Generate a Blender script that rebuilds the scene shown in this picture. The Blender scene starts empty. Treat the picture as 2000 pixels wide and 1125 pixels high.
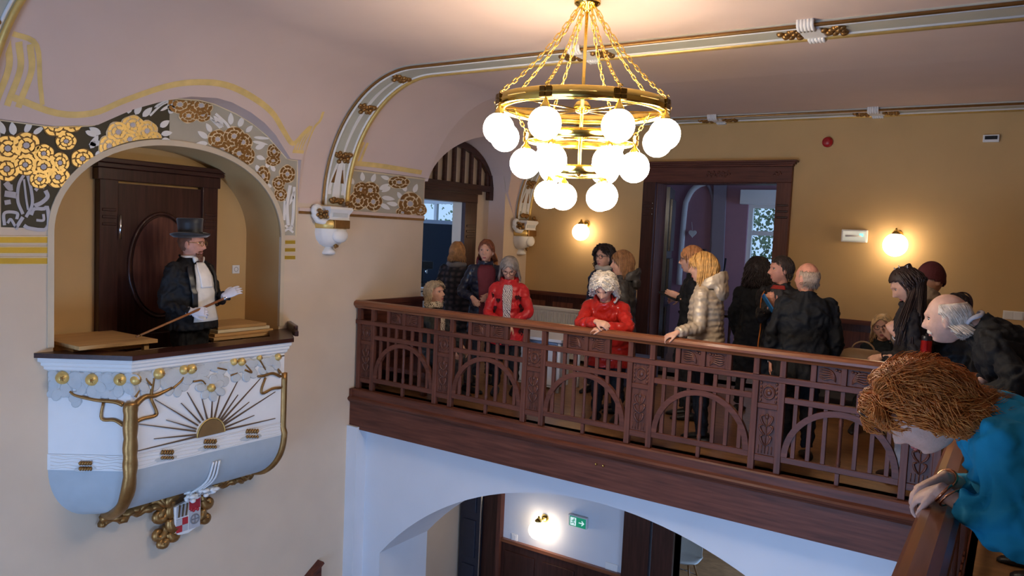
import bpy, bmesh, math, random
from mathutils import Vector, Matrix, Quaternion
import numpy as np
random.seed(7)
PI = math.pi
SC = bpy.context.scene
COL = SC.collection
# ------------------------------------------------------------------ camera
F_PX = 1505.94
CR = Vector((0.83206541, 0.55285335, 0.044948))       # camera right
CD = Vector((0.0767864, -0.03455333, -0.99644865))    # camera down
CF = Vector((-0.54933687, 0.83256185, -0.07120225))   # camera forward
CAM = Vector((0, 0, 1.75))
cam_data = bpy.data.cameras.new('camera')
cam_data.sensor_fit = 'HORIZONTAL'; cam_data.sensor_width = 36.0
cam_data.lens = F_PX / 2000 * 36.0
cam_data.clip_start = 0.05; cam_data.clip_end = 200
cam = bpy.data.objects.new('camera', cam_data); COL.objects.link(cam)
cam.matrix_world = Matrix(((CR.x, -CD.x, -CF.x, CAM.x), (CR.y, -CD.y, -CF.y, CAM.y), (CR.z, -CD.z, -CF.z, CAM.z), (0, 0, 0, 1)))
SC.camera = cam
# ------------------------------------------------------------------ world, daylight, exposure
SC.view_settings.view_transform = 'Standard'; SC.view_settings.look = 'None'
SC.view_settings.gamma = 1.0; SC.view_settings.exposure = 0.0
SC.view_settings.use_curve_mapping = False
world = bpy.data.worlds.new('overcast_sky'); SC.world = world; world.use_nodes = True
wn = world.node_tree.nodes; wn['Background'].inputs[0].default_value = (0.50, 0.72, 1.0, 1); wn['Background'].inputs[1].default_value = 1.0

def area(name, loc, direction, sx, sy, power, color):
    l = bpy.data.lights.new(name, 'AREA'); l.shape = 'RECTANGLE'; l.size = sx; l.size_y = sy
    l.energy = power; l.color = color
    o = bpy.data.objects.new(name, l); COL.objects.link(o); o.location = loc
    o.rotation_euler = Vector(direction).to_track_quat('-Z', 'Y').to_euler()
    return o
DAY = (0.34, 0.56, 1.0)
# daylight through the tall hall windows behind the viewer, then area lamps for the rooms behind the gallery
area('daylight_hall_window', (-2.3, -3.4, -1.9), (-0.25, 1, 0.0), 3.6, 2.6, 320, DAY)
area('daylight_entrance_window', (3.05, 2.4, -1.9), (-1, 0.35, 0.0), 4.0, 2.2, 200, DAY)
area('fill_pink_room', (0.38, 11.4, 1.7), (-1, 0.25, -0.1), 1.6, 1.6, 75, DAY)  # fill at an unseen side window, added to brighten the pink room
area('fill_kitchen', (-8.6, 6.75, 1.7), (-0.1, 1, -0.1), 1.6, 1.2, 85, DAY)  # fill at an unseen front window, added to brighten the kitchen
area('area_lower_room', (-2.2, 13.3, -2.0), (-0.2, -1, -0.1), 1.8, 1.6, 90, DAY)  # cool area lamp; the lower far wall has no window

# ------------------------------------------------------------------ helpers: placing
def ray(px, py):
    return CR * (px - 1000) + CD * (py - 562.5) + CF * F_PX
def onx(px, py, x):
    d = ray(px, py); return CAM + d * ((x - CAM.x) / d.x)
def ony(px, py, y):
    d = ray(px, py); return CAM + d * ((y - CAM.y) / d.y)
def onz(px, py, z):
    d = ray(px, py); return CAM + d * ((z - CAM.z) / d.z)
def lerp(a, b, t): return a + (b - a) * t
def sstep(a, b, x):
    t = min(1, max(0, (x - a) / (b - a))); return t * t * (3 - 2 * t)
def interp(x, pts):
    if x <= pts[0][0]: return pts[0][1]
    for (a, b), (c, d) in zip(pts, pts[1:]):
        if x <= c: return b + (d - b) * (x - a) / (c - a)
    return pts[-1][1]
def catmull(pts, n):
    """n samples of a Catmull-Rom curve through pts"""
    P = [Vector(p) for p in pts]; out = []
    m = len(P) - 1
    for i in range(n):
        u = i / (n - 1) * m; k = min(int(u), m - 1); t = u - k
        p0 = P[k - 1] if k > 0 else P[k] * 2 - P[k + 1]
        p1, p2 = P[k], P[k + 1]
        p3 = P[k + 2] if k + 2 <= m else P[k + 1] * 2 - P[k]
        out.append(0.5 * ((2 * p1) + (p2 - p0) * t + (2 * p0 - 5 * p1 + 4 * p2 - p3) * t * t + (3 * p1 - p0 - 3 * p2 + p3) * t ** 3))
    return out

# ------------------------------------------------------------------ helpers: meshes
def wloc(o):
    v = Vector((0, 0, 0))
    while o is not None:
        v += o.location; o = o.parent
    return v

class MB:
    def __init__(s): s.v = []; s.f = []; s.m = []; s.cur = 0
    def add(s, vs, fs):
        b = len(s.v); s.v.extend(Vector(v) for v in vs)
        s.f.extend([tuple(i + b for i in f) for f in fs]); s.m.extend([s.cur] * len(fs)); return s
    def box(s, a, b):
        x0, y0, z0 = a; x1, y1, z1 = b
        return s.add([(x0, y0, z0), (x1, y0, z0), (x1, y1, z0), (x0, y1, z0), (x0, y0, z1), (x1, y0, z1), (x1, y1, z1), (x0, y1, z1)],
                     [(0, 3, 2, 1), (4, 5, 6, 7), (0, 1, 5, 4), (1, 2, 6, 5), (2, 3, 7, 6), (3, 0, 4, 7)])
    def cbox(s, c, sz, rot=None):
        m = MB(); h = Vector(sz) / 2; m.box(-h, h)
        R = rot if rot is not None else Matrix.Identity(3)
        return s.add([R @ v + Vector(c) for v in m.v], m.f)
    def bar(s, p, q, w, h, up=(0, 0, 1)):
        p, q = Vector(p), Vector(q); d = (q - p).normalized(); u = Vector(up)
        r = d.cross(u)
        if r.length < 1e-4: r = d.cross(Vector((1, 0, 0)))
        r.normalize(); u = r.cross(d)
        vs = []
        for c in (p, q):
            for a, b in ((-1, -1), (1, -1), (1, 1), (-1, 1)): vs.append(c + r * a * w / 2 + u * b * h / 2)
        return s.add(vs, [(3, 2, 1, 0), (4, 5, 6, 7), (0, 1, 5, 4), (1, 2, 6, 5), (2, 3, 7, 6), (3, 0, 4, 7)])
    def prism(s, poly, d):
        """flat polygon (3-d points) extruded by vector d"""
        n = len(poly); d = Vector(d); P = [Vector(p) for p in poly]
        fs = [tuple(range(n - 1, -1, -1)), tuple(range(n, 2 * n))] + [(i, (i + 1) % n, (i + 1) % n + n, i + n) for i in range(n)]
        return s.add(P + [p + d for p in P], fs)
    def strip(s, A, B, closed=False):
        n = len(A)
        k = n if closed else n - 1
        return s.add(list(A) + list(B), [(i, (i + 1) % n, n + (i + 1) % n, n + i) for i in range(k)])
    def grid(s, rows, cu=False, cv=False):
        n = len(rows); m = len(rows[0]); vs = [p for r in rows for p in r]; fs = []
        for i in range(n if cu else n - 1):
            for j in range(m if cv else m - 1):
                fs.append((i * m + j, i * m + (j + 1) % m, ((i + 1) % n) * m + (j + 1) % m, ((i + 1) % n) * m + j))
        return s.add(vs, fs)
    def tube(s, path, rad, n=8, caps=True, flat=1.0, up=None, closed=False):
        P = [Vector(p) for p in path]; k = len(P)
        if not isinstance(rad, list): rad = [rad] * k
        rows = []; ref = Vector(up) if up else None
        for i in range(k):
            if closed: t = P[(i + 1) % k] - P[i - 1]
            else: t = P[min(i + 1, k - 1)] - P[max(i - 1, 0)]
            if t.length < 1e-9: t = Vector((0, 0, 1))
            t.normalize()
            if ref is None:
                ref = Vector((0, 0, 1)) if abs(t.z) < 0.9 else Vector((1, 0, 0))
            a = ref - t * ref.dot(t)
            if a.length < 1e-5: a = t.orthogonal()
            a.normalize(); b = t.cross(a)
            if up is None: ref = a
            r = rad[i]
            ra, rb = (r if hasattr(r, '__len__') else (r * flat, r))
            rows.append([P[i] + a * math.cos(2 * PI * j / n) * ra + b * math.sin(2 * PI * j / n) * rb for j in range(n)])
        base = len(s.v); s.grid(rows, cu=closed, cv=True)
        if caps and not closed:
            s.f.append(tuple(base + j for j in range(n - 1, -1, -1))); s.f.append(tuple(base + (k - 1) * n + j for j in range(n)))
            s.m.extend([s.cur] * 2)
        return s
    def lathe(s, c, prof, n=24, axis=(0, 0, 1), arc=None):
        c = Vector(c); ax = Vector(axis).normalized()
        u = ax.orthogonal().normalized() if abs(ax.z) < 0.99 else Vector((1, 0, 0)); w = ax.cross(u)
        rows = [[c + ax * z + (u * math.cos(2 * PI * j / n) + w * math.sin(2 * PI * j / n)) * r for j in range(n)] for r, z in prof]
        return s.grid(rows, cv=True)
    def ball(s, c, r, n=16, m=10, rot=None):
        c = Vector(c); r = Vector((r, r, r)) if not hasattr(r, '__len__') else Vector(r)
        rows = []
        for i in range(m + 1):
            a = PI * i / m
            row = []
            for j in range(n):
                b = 2 * PI * j / n
                v = Vector((math.sin(a) * math.cos(b) * r.x, math.sin(a) * math.sin(b) * r.y, math.cos(a) * r.z))
                if rot is not None: v = rot @ v
                row.append(c + v)
            rows.append(row)
        return s.grid(rows, cv=True)
    def build(s, name, mat=None, parent=None, smooth=False, bevel=0, merge=False):
        off = wloc(parent) if parent is not None else Vector((0, 0, 0))
        me = bpy.data.meshes.new(name)
        me.from_pydata([tuple(v - off) for v in s.v], [], s.f)
        if mat is not None:
            for mm in (mat if isinstance(mat, (list, tuple)) else [mat]): me.materials.append(mm)
        if isinstance(mat, (list, tuple)): me.polygons.foreach_set('material_index', s.m)
        bm = bmesh.new(); bm.from_mesh(me)
        if merge: bmesh.ops.remove_doubles(bm, verts=bm.verts, dist=1e-5)
        bmesh.ops.recalc_face_normals(bm, faces=bm.faces)
        bm.to_mesh(me); bm.free()
        if smooth: me.polygons.foreach_set('use_smooth', [True] * len(me.polygons))
        me.update()
        o = bpy.data.objects.new(name, me); COL.objects.link(o)
        if parent is not None: o.parent = parent
        if bevel:
            md = o.modifiers.new('bevel', 'BEVEL'); md.width = bevel; md.segments = 2; md.limit_method = 'ANGLE'
        return o

def tag(o, label=None, cat=None, group=None, kind=None):
    if label: o['label'] = label
    if cat: o['category'] = cat
    if group: o['group'] = group
    if kind: o['kind'] = kind
    return o
def thing(name, label, cat, loc=(0, 0, 0), group=None):
    o = bpy.data.objects.new(name, None); COL.objects.link(o); o.location = loc; o.empty_display_size = 0.1
    return tag(o, label, cat, group)
def struct(o): o['kind'] = 'structure'; return o
def dup(root, loc, label=None, rz=None, parent=None):
    r = root.copy(); COL.objects.link(r); r.location = loc
    if parent is not None: r.parent = parent
    if rz is not None: r.rotation_euler = (0, 0, rz)
    if label: r['label'] = label
    for ch in list(root.children):
        c = ch.copy(); COL.objects.link(c); c.parent = r
        for g in list(ch.children):
            d = g.copy(); COL.objects.link(d); d.parent = c
    return r
def share(o, offset, parent):
    """copy of a mesh part moved by offset, sharing its mesh"""
    c = o.copy(); COL.objects.link(c); c.location = o.location + Vector(offset)
    if parent is not None: c.parent = parent
    return c

# ------------------------------------------------------------------ helpers: materials
def srgb(r, g, b):
    f = lambda c: (c / 255) / 12.92 if c <= 10 else (((c / 255) + 0.055) / 1.055) ** 2.4
    return (f(r), f(g), f(b), 1)
MATS = {}
def mat(name, col, rough=0.5, metal=0.0, var=0.08, scale=8.0, bump=0.0, bscale=60.0, stretch=(1, 1, 1), spec=0.5, coat=0.0, emit=None, estr=0.0, detail=4, trans=0.0, ior=1.45, sheen=0.0):
    if name in MATS: return MATS[name]
    m = bpy.data.materials.new(name); m.use_nodes = True; MATS[name] = m
    n = m.node_tree.nodes; L = m.node_tree.links; p = n['Principled BSDF']
    p.inputs['Roughness'].default_value = rough; p.inputs['Metallic'].default_value = metal
    p.inputs['Specular IOR Level'].default_value = spec; p.inputs['Coat Weight'].default_value = coat
    p.inputs['Coat Roughness'].default_value = 0.15
    p.inputs['Transmission Weight'].default_value = trans; p.inputs['IOR'].default_value = ior
    p.inputs['Sheen Weight'].default_value = sheen
    col = tuple(col)[:3] + (1,)
    p.inputs['Base Color'].default_value = col
    if emit: p.inputs['Emission Color'].default_value = tuple(emit)[:3] + (1,); p.inputs['Emission Strength'].default_value = estr
    if var or bump:
        tc = n.new('ShaderNodeTexCoord'); mp = n.new('ShaderNodeMapping'); mp.inputs['Scale'].default_value = stretch
        L.new(tc.outputs['Object'], mp.inputs['Vector'])
    if var:
        t = n.new('ShaderNodeTexNoise'); t.inputs['Scale'].default_value = scale; t.inputs['Detail'].default_value = detail
        L.new(mp.outputs['Vector'], t.inputs['Vector'])
        r = n.new('ShaderNodeValToRGB')
        r.color_ramp.elements[0].position = 0.3; r.color_ramp.elements[1].position = 0.7
        r.color_ramp.elements[0].color = tuple(c * (1 - var) for c in col[:3]) + (1,)
        r.color_ramp.elements[1].color = tuple(min(1, c * (1 + var)) for c in col[:3]) + (1,)
        L.new(t.outputs['Fac'], r.inputs['Fac']); L.new(r.outputs['Color'], p.inputs['Base Color'])
    if bump:
        t2 = n.new('ShaderNodeTexNoise'); t2.inputs['Scale'].default_value = bscale; t2.inputs['Detail'].default_value = 3
        L.new(mp.outputs['Vector'], t2.inputs['Vector'])
        b = n.new('ShaderNodeBump'); b.inputs['Strength'].default_value = bump; b.inputs['Distance'].default_value = 0.01
        L.new(t2.outputs['Fac'], b.inputs['Height']); L.new(b.outputs['Normal'], p.inputs['Normal'])
    return m
def wood(name, col, rough=0.4, axis='x', var=0.35, coat=0.15, spec=.28):
    st = {'x': (1.5, 22, 22), 'y': (22, 1.5, 22), 'z': (22, 22, 1.5)}[axis]
    return mat(name, col, rough=rough, var=var, scale=1.6, stretch=st, bump=0.06, bscale=3.0, coat=coat, spec=spec)

PLASTER = mat('cream_paint', srgb(214, 193, 168), rough=0.75, var=0.03, scale=3, bump=0.03, bscale=120)
OCHRE = mat('ochre_paint', srgb(202, 166, 112), rough=0.75, var=0.03, scale=3, bump=0.03, bscale=120)
VAULT = mat('grey_lilac_paint', srgb(214, 190, 177), rough=0.8, var=0.03, scale=2, bump=0.02, bscale=90)
WHITE = mat('white_plaster', srgb(232, 229, 224), rough=0.55, var=0.03, scale=5)
WHITEW = mat('white_wall_paint', srgb(214, 216, 220), rough=0.75, var=0.02, scale=3, bump=0.02, bscale=120)
GREYP = mat('pale_grey_green_paint', srgb(186, 184, 168), rough=0.6, var=0.05, scale=6)
GREYL = mat('soft_grey_stucco', srgb(196, 198, 196), rough=0.6, var=0.05, scale=12, bump=0.1, bscale=80)
OLIVE = mat('dark_olive_paint', srgb(64, 56, 36), rough=0.6, var=0.1)
GOLD = mat('bright_gilding', srgb(226, 190, 112), rough=0.42, metal=0.5, var=0.10, scale=14, bump=0.1, bscale=90)
GOLDB = mat('brown_gilding', srgb(158, 118, 68), rough=0.38, metal=0.75, var=0.15, scale=14, bump=0.12, bscale=90)
BRASS = mat('polished_brass', srgb(238, 205, 110), rough=0.14, metal=1.0, var=0.04)
YELLOW = mat('painted_yellow_outline', srgb(226, 194, 122), rough=0.7, var=0.12, scale=9)
YSTRIPE = mat('mustard_gold_bar', srgb(186, 152, 50), rough=0.45, metal=0.4, var=0.08)
WOODX = wood('dark_oak_along', srgb(94, 53, 40), axis='x', rough=.5, coat=.05)
WOODZ = wood('dark_oak_upright', srgb(94, 54, 41), axis='z', rough=.5, coat=.05)
WOODY = wood('dark_oak_deep', srgb(88, 47, 36), axis='y', rough=.5, coat=.05)
RAILX = wood('polished_handrail_along', srgb(126, 74, 46), axis='x', rough=0.28, coat=0.4, var=0.22)
RAILY = wood('polished_handrail_deep', srgb(126, 76, 48), axis='y', rough=0.28, coat=0.4, var=0.22)
DWOOD = wood('black_brown_wood', srgb(62, 34, 26), axis='z', rough=0.35, coat=0.3)
DWOODX = wood('black_brown_wood_along', srgb(62, 34, 26), axis='y', rough=0.35, coat=0.3)
PALEWOOD = wood('pale_plywood', srgb(196, 156, 104), axis='y', var=0.15, coat=0.0, rough=0.6)
CHROME = mat('satin_chrome', (0.7, 0.7, 0.72), rough=0.2, metal=1.0, var=0)
PLASTIC = mat('white_plastic', srgb(232, 230, 226), rough=0.35, var=0)
BLACKP = mat('black_plastic', (0.01, 0.01, 0.012), rough=0.3, var=0)
GLASS = mat('window_glass', (0.9, 0.95, 1.0), rough=0.02, var=0, trans=1.0, ior=1.05)
BULB = mat('lit_opal_glass', (1, 0.95, 0.85), rough=0.3, var=0, emit=(1.0, 0.87, 0.72), estr=21.5)
BULB2 = mat('lit_opal_glass_sconce', (1, 0.95, 0.85), rough=0.3, var=0, emit=(1.0, 0.80, 0.58), estr=13.0)
# ================================================================== the hall: walls, vault, floors
X0 = -5.95          # face of the left wall
ZC = 3.25           # ceiling
ZS = 1.95           # where the cove springs
RX = 1.15           # reach of the cove
YW = 9.35           # face of the far gallery wall
ZL = -3.6           # lower floor
LUN = [(-9, ZS), (2.40, ZS), (2.44, 2.37), (2.85, 2.37), (3.15, 2.42), (3.39, 2.57), (3.64, 2.68), (3.82, 2.735), (4.05, 2.76), (4.2, 2.75),
       (4.42, 2.70), (4.6, 2.635), (4.76, 2.55), (4.9, 2.44), (5.0, 2.36), (5.13, 2.36), (5.15, ZS), (5.79, ZS), (5.81, 2.345), (7.05, 2.345)]
def arch_gate(y): return 2.30 + 0.62 * math.sqrt(max(0, 1 - ((y - 7.90) / 0.85) ** 2))
def zl(y):
    if y <= 7.05: return interp(y, LUN)
    if y <= 8.75: return arch_gate(y)
    return interp(y, [(8.75, 2.30), (8.77, ZS), (12, ZS)])
def cove_x(z):
    s = min(1, max(0, (z - ZS) / (ZC - ZS))); return X0 + RX * (1 - math.sqrt(max(0, 1 - s * s)))
def cove_pt(y, a, off=0.0):
    """a = 0 at the springing .. 1 at the ceiling; off = lift off the surface"""
    t = a * PI / 2
    return Vector((X0 + RX * (1 - math.cos(t)) + off * math.cos(t), y, ZS + (ZC - ZS) * math.sin(t) - off * math.sin(t)))
NY0, NY1, NZS, NZA = 2.87, 4.95, 1.60, 2.345      # niche opening
def niche_top(y):
    c = (NY0 + NY1) / 2; h = (NY1 - NY0) / 2
    return NZS + (NZA - NZS) * max(0, 1 - abs((y - c) / h) ** 2.2) ** 0.5
ys = set([-4.0, 0, 1, 2, 2.3, 9.0, YW, 7.05, 7.0501, 8.75, 8.7501, NY0, NY0 + 1e-4, NY1, NY1 - 1e-4])
ys.update(p[0] for p in LUN if p[0] > -4)
for i in range(41):
    c = (1 - math.cos(PI * i / 40)) / 2
    ys.add(lerp(NY0 + 1e-4, NY1 - 1e-4, c)); ys.add(lerp(7.0501, 8.75, c))
for i in range(24): ys.add(lerp(3.15, 5.0, i / 23)); ys.add(lerp(5.1, 5.85, i / 23))
ys = sorted(ys)
mb = MB()
for a, b in zip(ys, ys[1:]):
    m = (a + b) / 2
    q = lambda z0a, z1a, z0b, z1b: mb.add([(X0, a, z0a), (X0, b, z0b), (X0, b, z1b), (X0, a, z1a)], [(0, 1, 2, 3)])
    if NY0 < m < NY1:
        q(ZL, 0.66, ZL, 0.66); q(niche_top(a), zl(a), niche_top(b), zl(b))
    elif 7.05 < m < 8.75: q(ZL, 0, ZL, 0)
    else: q(ZL, zl(a), ZL, zl(b))
wall_left = struct(mb.build('wall_left', PLASTER))
mb = MB(); rows = []
for y in ys:
    z = zl(y); r = [Vector((X0, y, z)), Vector((cove_x(z), y, z))]
    a0 = math.asin(min(1, (z - ZS) / (ZC - ZS))) / (PI / 2)
    for i in range(1, 19): r.append(cove_pt(y, lerp(a0, 1, i / 18)))
    r.append(Vector((3.2, y, ZC))); rows.append(r)
mb.grid(rows)
ceiling = mb.build('ceiling', VAULT); struct(ceiling)
# smooth the cove only
me = ceiling.data
me.polygons.foreach_set('use_smooth', [True] * len(me.polygons))
md = ceiling.modifiers.new('split', 'EDGE_SPLIT'); md.split_angle = math.radians(28)

# the other walls of the hall, behind and beside the viewer, with the tall windows
def wall_with_holes(name, m, axis, pos, u0, u1, z0, z1, holes, thick=0.25):
    """wall normal to axis ('x' or 'y') at pos, growing by thick; holes = (u0,u1,z0,z1)"""
    us = sorted({u0, u1} | {h[0] for h in holes} | {h[1] for h in holes}); zs = sorted({z0, z1} | {h[2] for h in holes} | {h[3] for h in holes})
    b = MB()
    for a, c in zip(us, us[1:]):
        for d, e in zip(zs, zs[1:]):
            mu, mz = (a + c) / 2, (d + e) / 2
            if any(h[0] < mu < h[1] and h[2] < mz < h[3] for h in holes): continue
            if axis == 'y': b.box((a, min(pos, pos + thick), d), (c, max(pos, pos + thick), e))
            else: b.box((min(pos, pos + thick), a, d), (max(pos, pos + thick), c, e))
    return struct(b.build(name, m))
def window(name, axis, pos, u0, u1, z0, z1, m, bars_u=(), bars_z=(), w=0.06, d=0.07):
    """window frame with glass; the pane lies in the plane at pos"""
    def bx(b, ua, ub, za, zb, dd):
        if axis == 'y': b.box((ua, pos - dd / 2, za), (ub, pos + dd / 2, zb))
        else: b.box((pos - dd / 2, ua, za), (pos + dd / 2, ub, zb))
    b = MB(); bx(b, u0, u1, z0, z1, 0.006)
    g = struct(b.build(name, GLASS))
    b = MB()
    bx(b, u0, u0 + w, z0, z1, d); bx(b, u1 - w, u1, z0, z1, d); bx(b, u0 + w, u1 - w, z0, z0 + w, d); bx(b, u0 + w, u1 - w, z1 - w, z1, d)
    b.build('window_frame', m, g)
    for u in bars_u: b = MB(); bx(b, u - w / 2, u + w / 2, z0 + w, z1 - w, d * .9); b.build('mullion', m, g)
    for z in bars_z: b = MB(); bx(b, u0 + w, u1 - w, z - w / 2, z + w / 2, d * .85); b.build('transom', m, g)
    return g
wall_with_holes('wall_front', WHITEW, 'y', -4.0, -6.2, 3.4, ZL, ZC + .3, [(-4.1, -0.5, -3.2, -0.6)], -0.25)
window('window_1', 'y', -4.1, -4.1, -0.5, -3.2, -0.6, PLASTIC, (-2.9, -1.7), (-1.4,))
wall_with_holes('wall_right', PLASTER, 'x', 3.2, -4.25, YW, ZL, ZC + .3, [(0.4, 4.4, -3.0, -0.8)])
window('window_4', 'x', 3.3, 0.4, 4.4, -3.0, -0.8, PLASTIC, (1.73, 3.06), (-1.5,))
# lower floor
parquet = mat('oak_parquet', srgb(150, 108, 70), rough=0.35, var=0.25, scale=2.0, stretch=(3, 9, 1), bump=0.05, bscale=12, coat=0.2)
MB().box((-12, -4.2, ZL - .1), (3.4, 14.5, ZL)); b = MB().box((-12, -4.2, ZL - .1), (3.4, 14.5, ZL)); struct(b.build('floor_lower', parquet))
# gallery floor: along the far wall and along the right hand side where the viewer stands
b = MB(); b.box((X0, 6.02, -0.38), (3.2, YW + .3, 0)); b.box((-0.14, -4.0, -0.38), (3.2, 6.02, 0)); b.box((-6.25, 7.05, -.3), (X0, 8.75, 0))
b.box((-12, 6.6, -.3), (-6.25, 11.2, -0.001)); b.box((-7.0, YW + .3, -.3), (1, 13.3, -0.001))
struct(b.build('floor', parquet))
# niche shell: reveal, side and back walls, little floor
NB = -6.46
b = MB()
ny = [y for y in ys if NY0 + 5e-5 <= y <= NY1 - 5e-5]
b.strip([(X0, y, niche_top(y)) for y in ny], [(NB, y, niche_top(y)) for y in ny])
for y in (NY0, NY1): b.add([(X0, y, 0.0), (NB, y, 0.0), (NB, y, niche_top(y) if 0 else NZS + .02), (X0, y, NZS + .02)], [(0, 1, 2, 3)])
b.add([(X0, NY0, 0), (NB, NY0, 0), (NB, NY1, 0), (X0, NY1, 0), (-5.58, 4.5, 0), (-5.58, 3.3, 0)], [(0, 1, 2, 3, 4, 5)])
o = struct(b.build('wall_niche_reveal', OCHRE)); o.data.polygons.foreach_set('use_smooth', [True] * len(o.data.polygons))
md = o.modifiers.new('split', 'EDGE_SPLIT'); md.split_angle = math.radians(30)
b = MB(); b.box((NB - .1, NY0 - .3, -.1), (NB, NY1 + .3, 2.6)); struct(b.build('wall_niche_back', OCHRE))
# pale plaster band round the niche arch
b = MB(); pin = [(NY0, 0.75)] + [(y, niche_top(y)) for y in ny] + [(NY1, 0.75)]
c = ((NY0 + NY1) / 2, 1.55)
pout = []
for y, z in pin:
    if z < NZS: pout.append((y - .045 if y < c[0] else y + .045, z))
    else:
        d = Vector((y - c[0], (z - c[1]) * 1.3)).normalized() * .045; pout.append((y + d.x, z + d.y))
A = [Vector((X0 + .012, y, z)) for y, z in pin]; B = [Vector((X0 + .012, y, z)) for y, z in pout]
b.strip(A, B); b.strip([v - Vector((.012, 0, 0)) for v in B], B); b.strip(A, [v - Vector((.03, 0, 0)) for v in A])
b.build('arch_band', mat('beige_trim', srgb(206, 190, 164), rough=.6, var=.03), wall_left)

# ------------------------------------------------------------------ gallery edge: arched wall under the balcony
AC, AR, AZ = -3.0, 3.38, -0.6
def seg(x): return AZ - (AR - math.sqrt(AR * AR - (x - AC) ** 2))
xs = [X0] + [-5.55 + 5.10 * i / 40 for i in range(41)] + [3.2]
b = MB()
for yy in (6.05, 6.85):
    for i, (p, q) in enumerate(zip(xs, xs[1:])):
        za = seg(p) if 0 < i < 41 else ZL; zb = seg(q) if 0 < i < 41 else ZL
        b.add([(p, yy, za), (q, yy, zb), (q, yy, -.3), (p, yy, -.3)], [(0, 1, 2, 3)])
b.strip([(x, 6.05, seg(x)) for x in xs[1:-1]], [(x, 6.85, seg(x)) for x in xs[1:-1]])
for x in (xs[1], xs[-2]): b.add([(x, 6.05, ZL), (x, 6.85, ZL), (x, 6.85, seg(x)), (x, 6.05, seg(x))], [(0, 1, 2, 3)])
struct(b.build('wall_gallery_arch', WHITEW))
b = MB(); b.box((X0, 5.90, ZL), (-5.80, 6.06, -.40)); struct(b.build('trim_1', WHITEW))
# side gallery edge wall under the near railing
b = MB()
for yy in (-3.9, -1.2, 5.6): b.box((-0.10, yy, ZL), (0.20, yy + .3, -0.38))
struct(b.build('wall_side_piers', WHITEW))

# ------------------------------------------------------------------ far gallery wall, door opening, wainscot
DX0, DX1, DZ = -4.0, -2.48, 2.48
wall_with_holes('wall_back', OCHRE, 'y', YW, -6.6, 3.4, -.4, ZC + .3, [(DX0, DX1, 0, DZ)], 0.3)
def wains(x0, x1):
    b = MB(); b.box((x0, YW - .03, 0), (x1, YW, .93)); o = struct(b.build('trim_2', DWOOD))
    b = MB(); b.box((x0, YW - .055, .90), (x1, YW, .95)); b.build('cap_rail', WOODX, o)
    n = max(1, round((x1 - x0) / .5))
    for i in range(n):
        b = MB(); u = lerp(x0, x1, i / n); v = lerp(x0, x1, (i + 1) / n)
        b.box((u + .06, YW - .045, .12), (v - .06, YW - .03, .82)); b.build('wainscot_panel', WOODZ, o, bevel=.006)
wains(-5.95, -4.19); wains(-2.25, 3.2)
b = MB(); b.box((X0, 6.05, 0), (X0 + .035, 7.05, .92)); b.box((X0, 6.05, .90), (X0 + .06, 7.05, .95)); struct(b.build('trim_3', WOODY))
b = MB(); b.box((X0, 8.75, 0), (X0 + .03, YW, .93)); struct(b.build('trim_4', WOODY))

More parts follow.
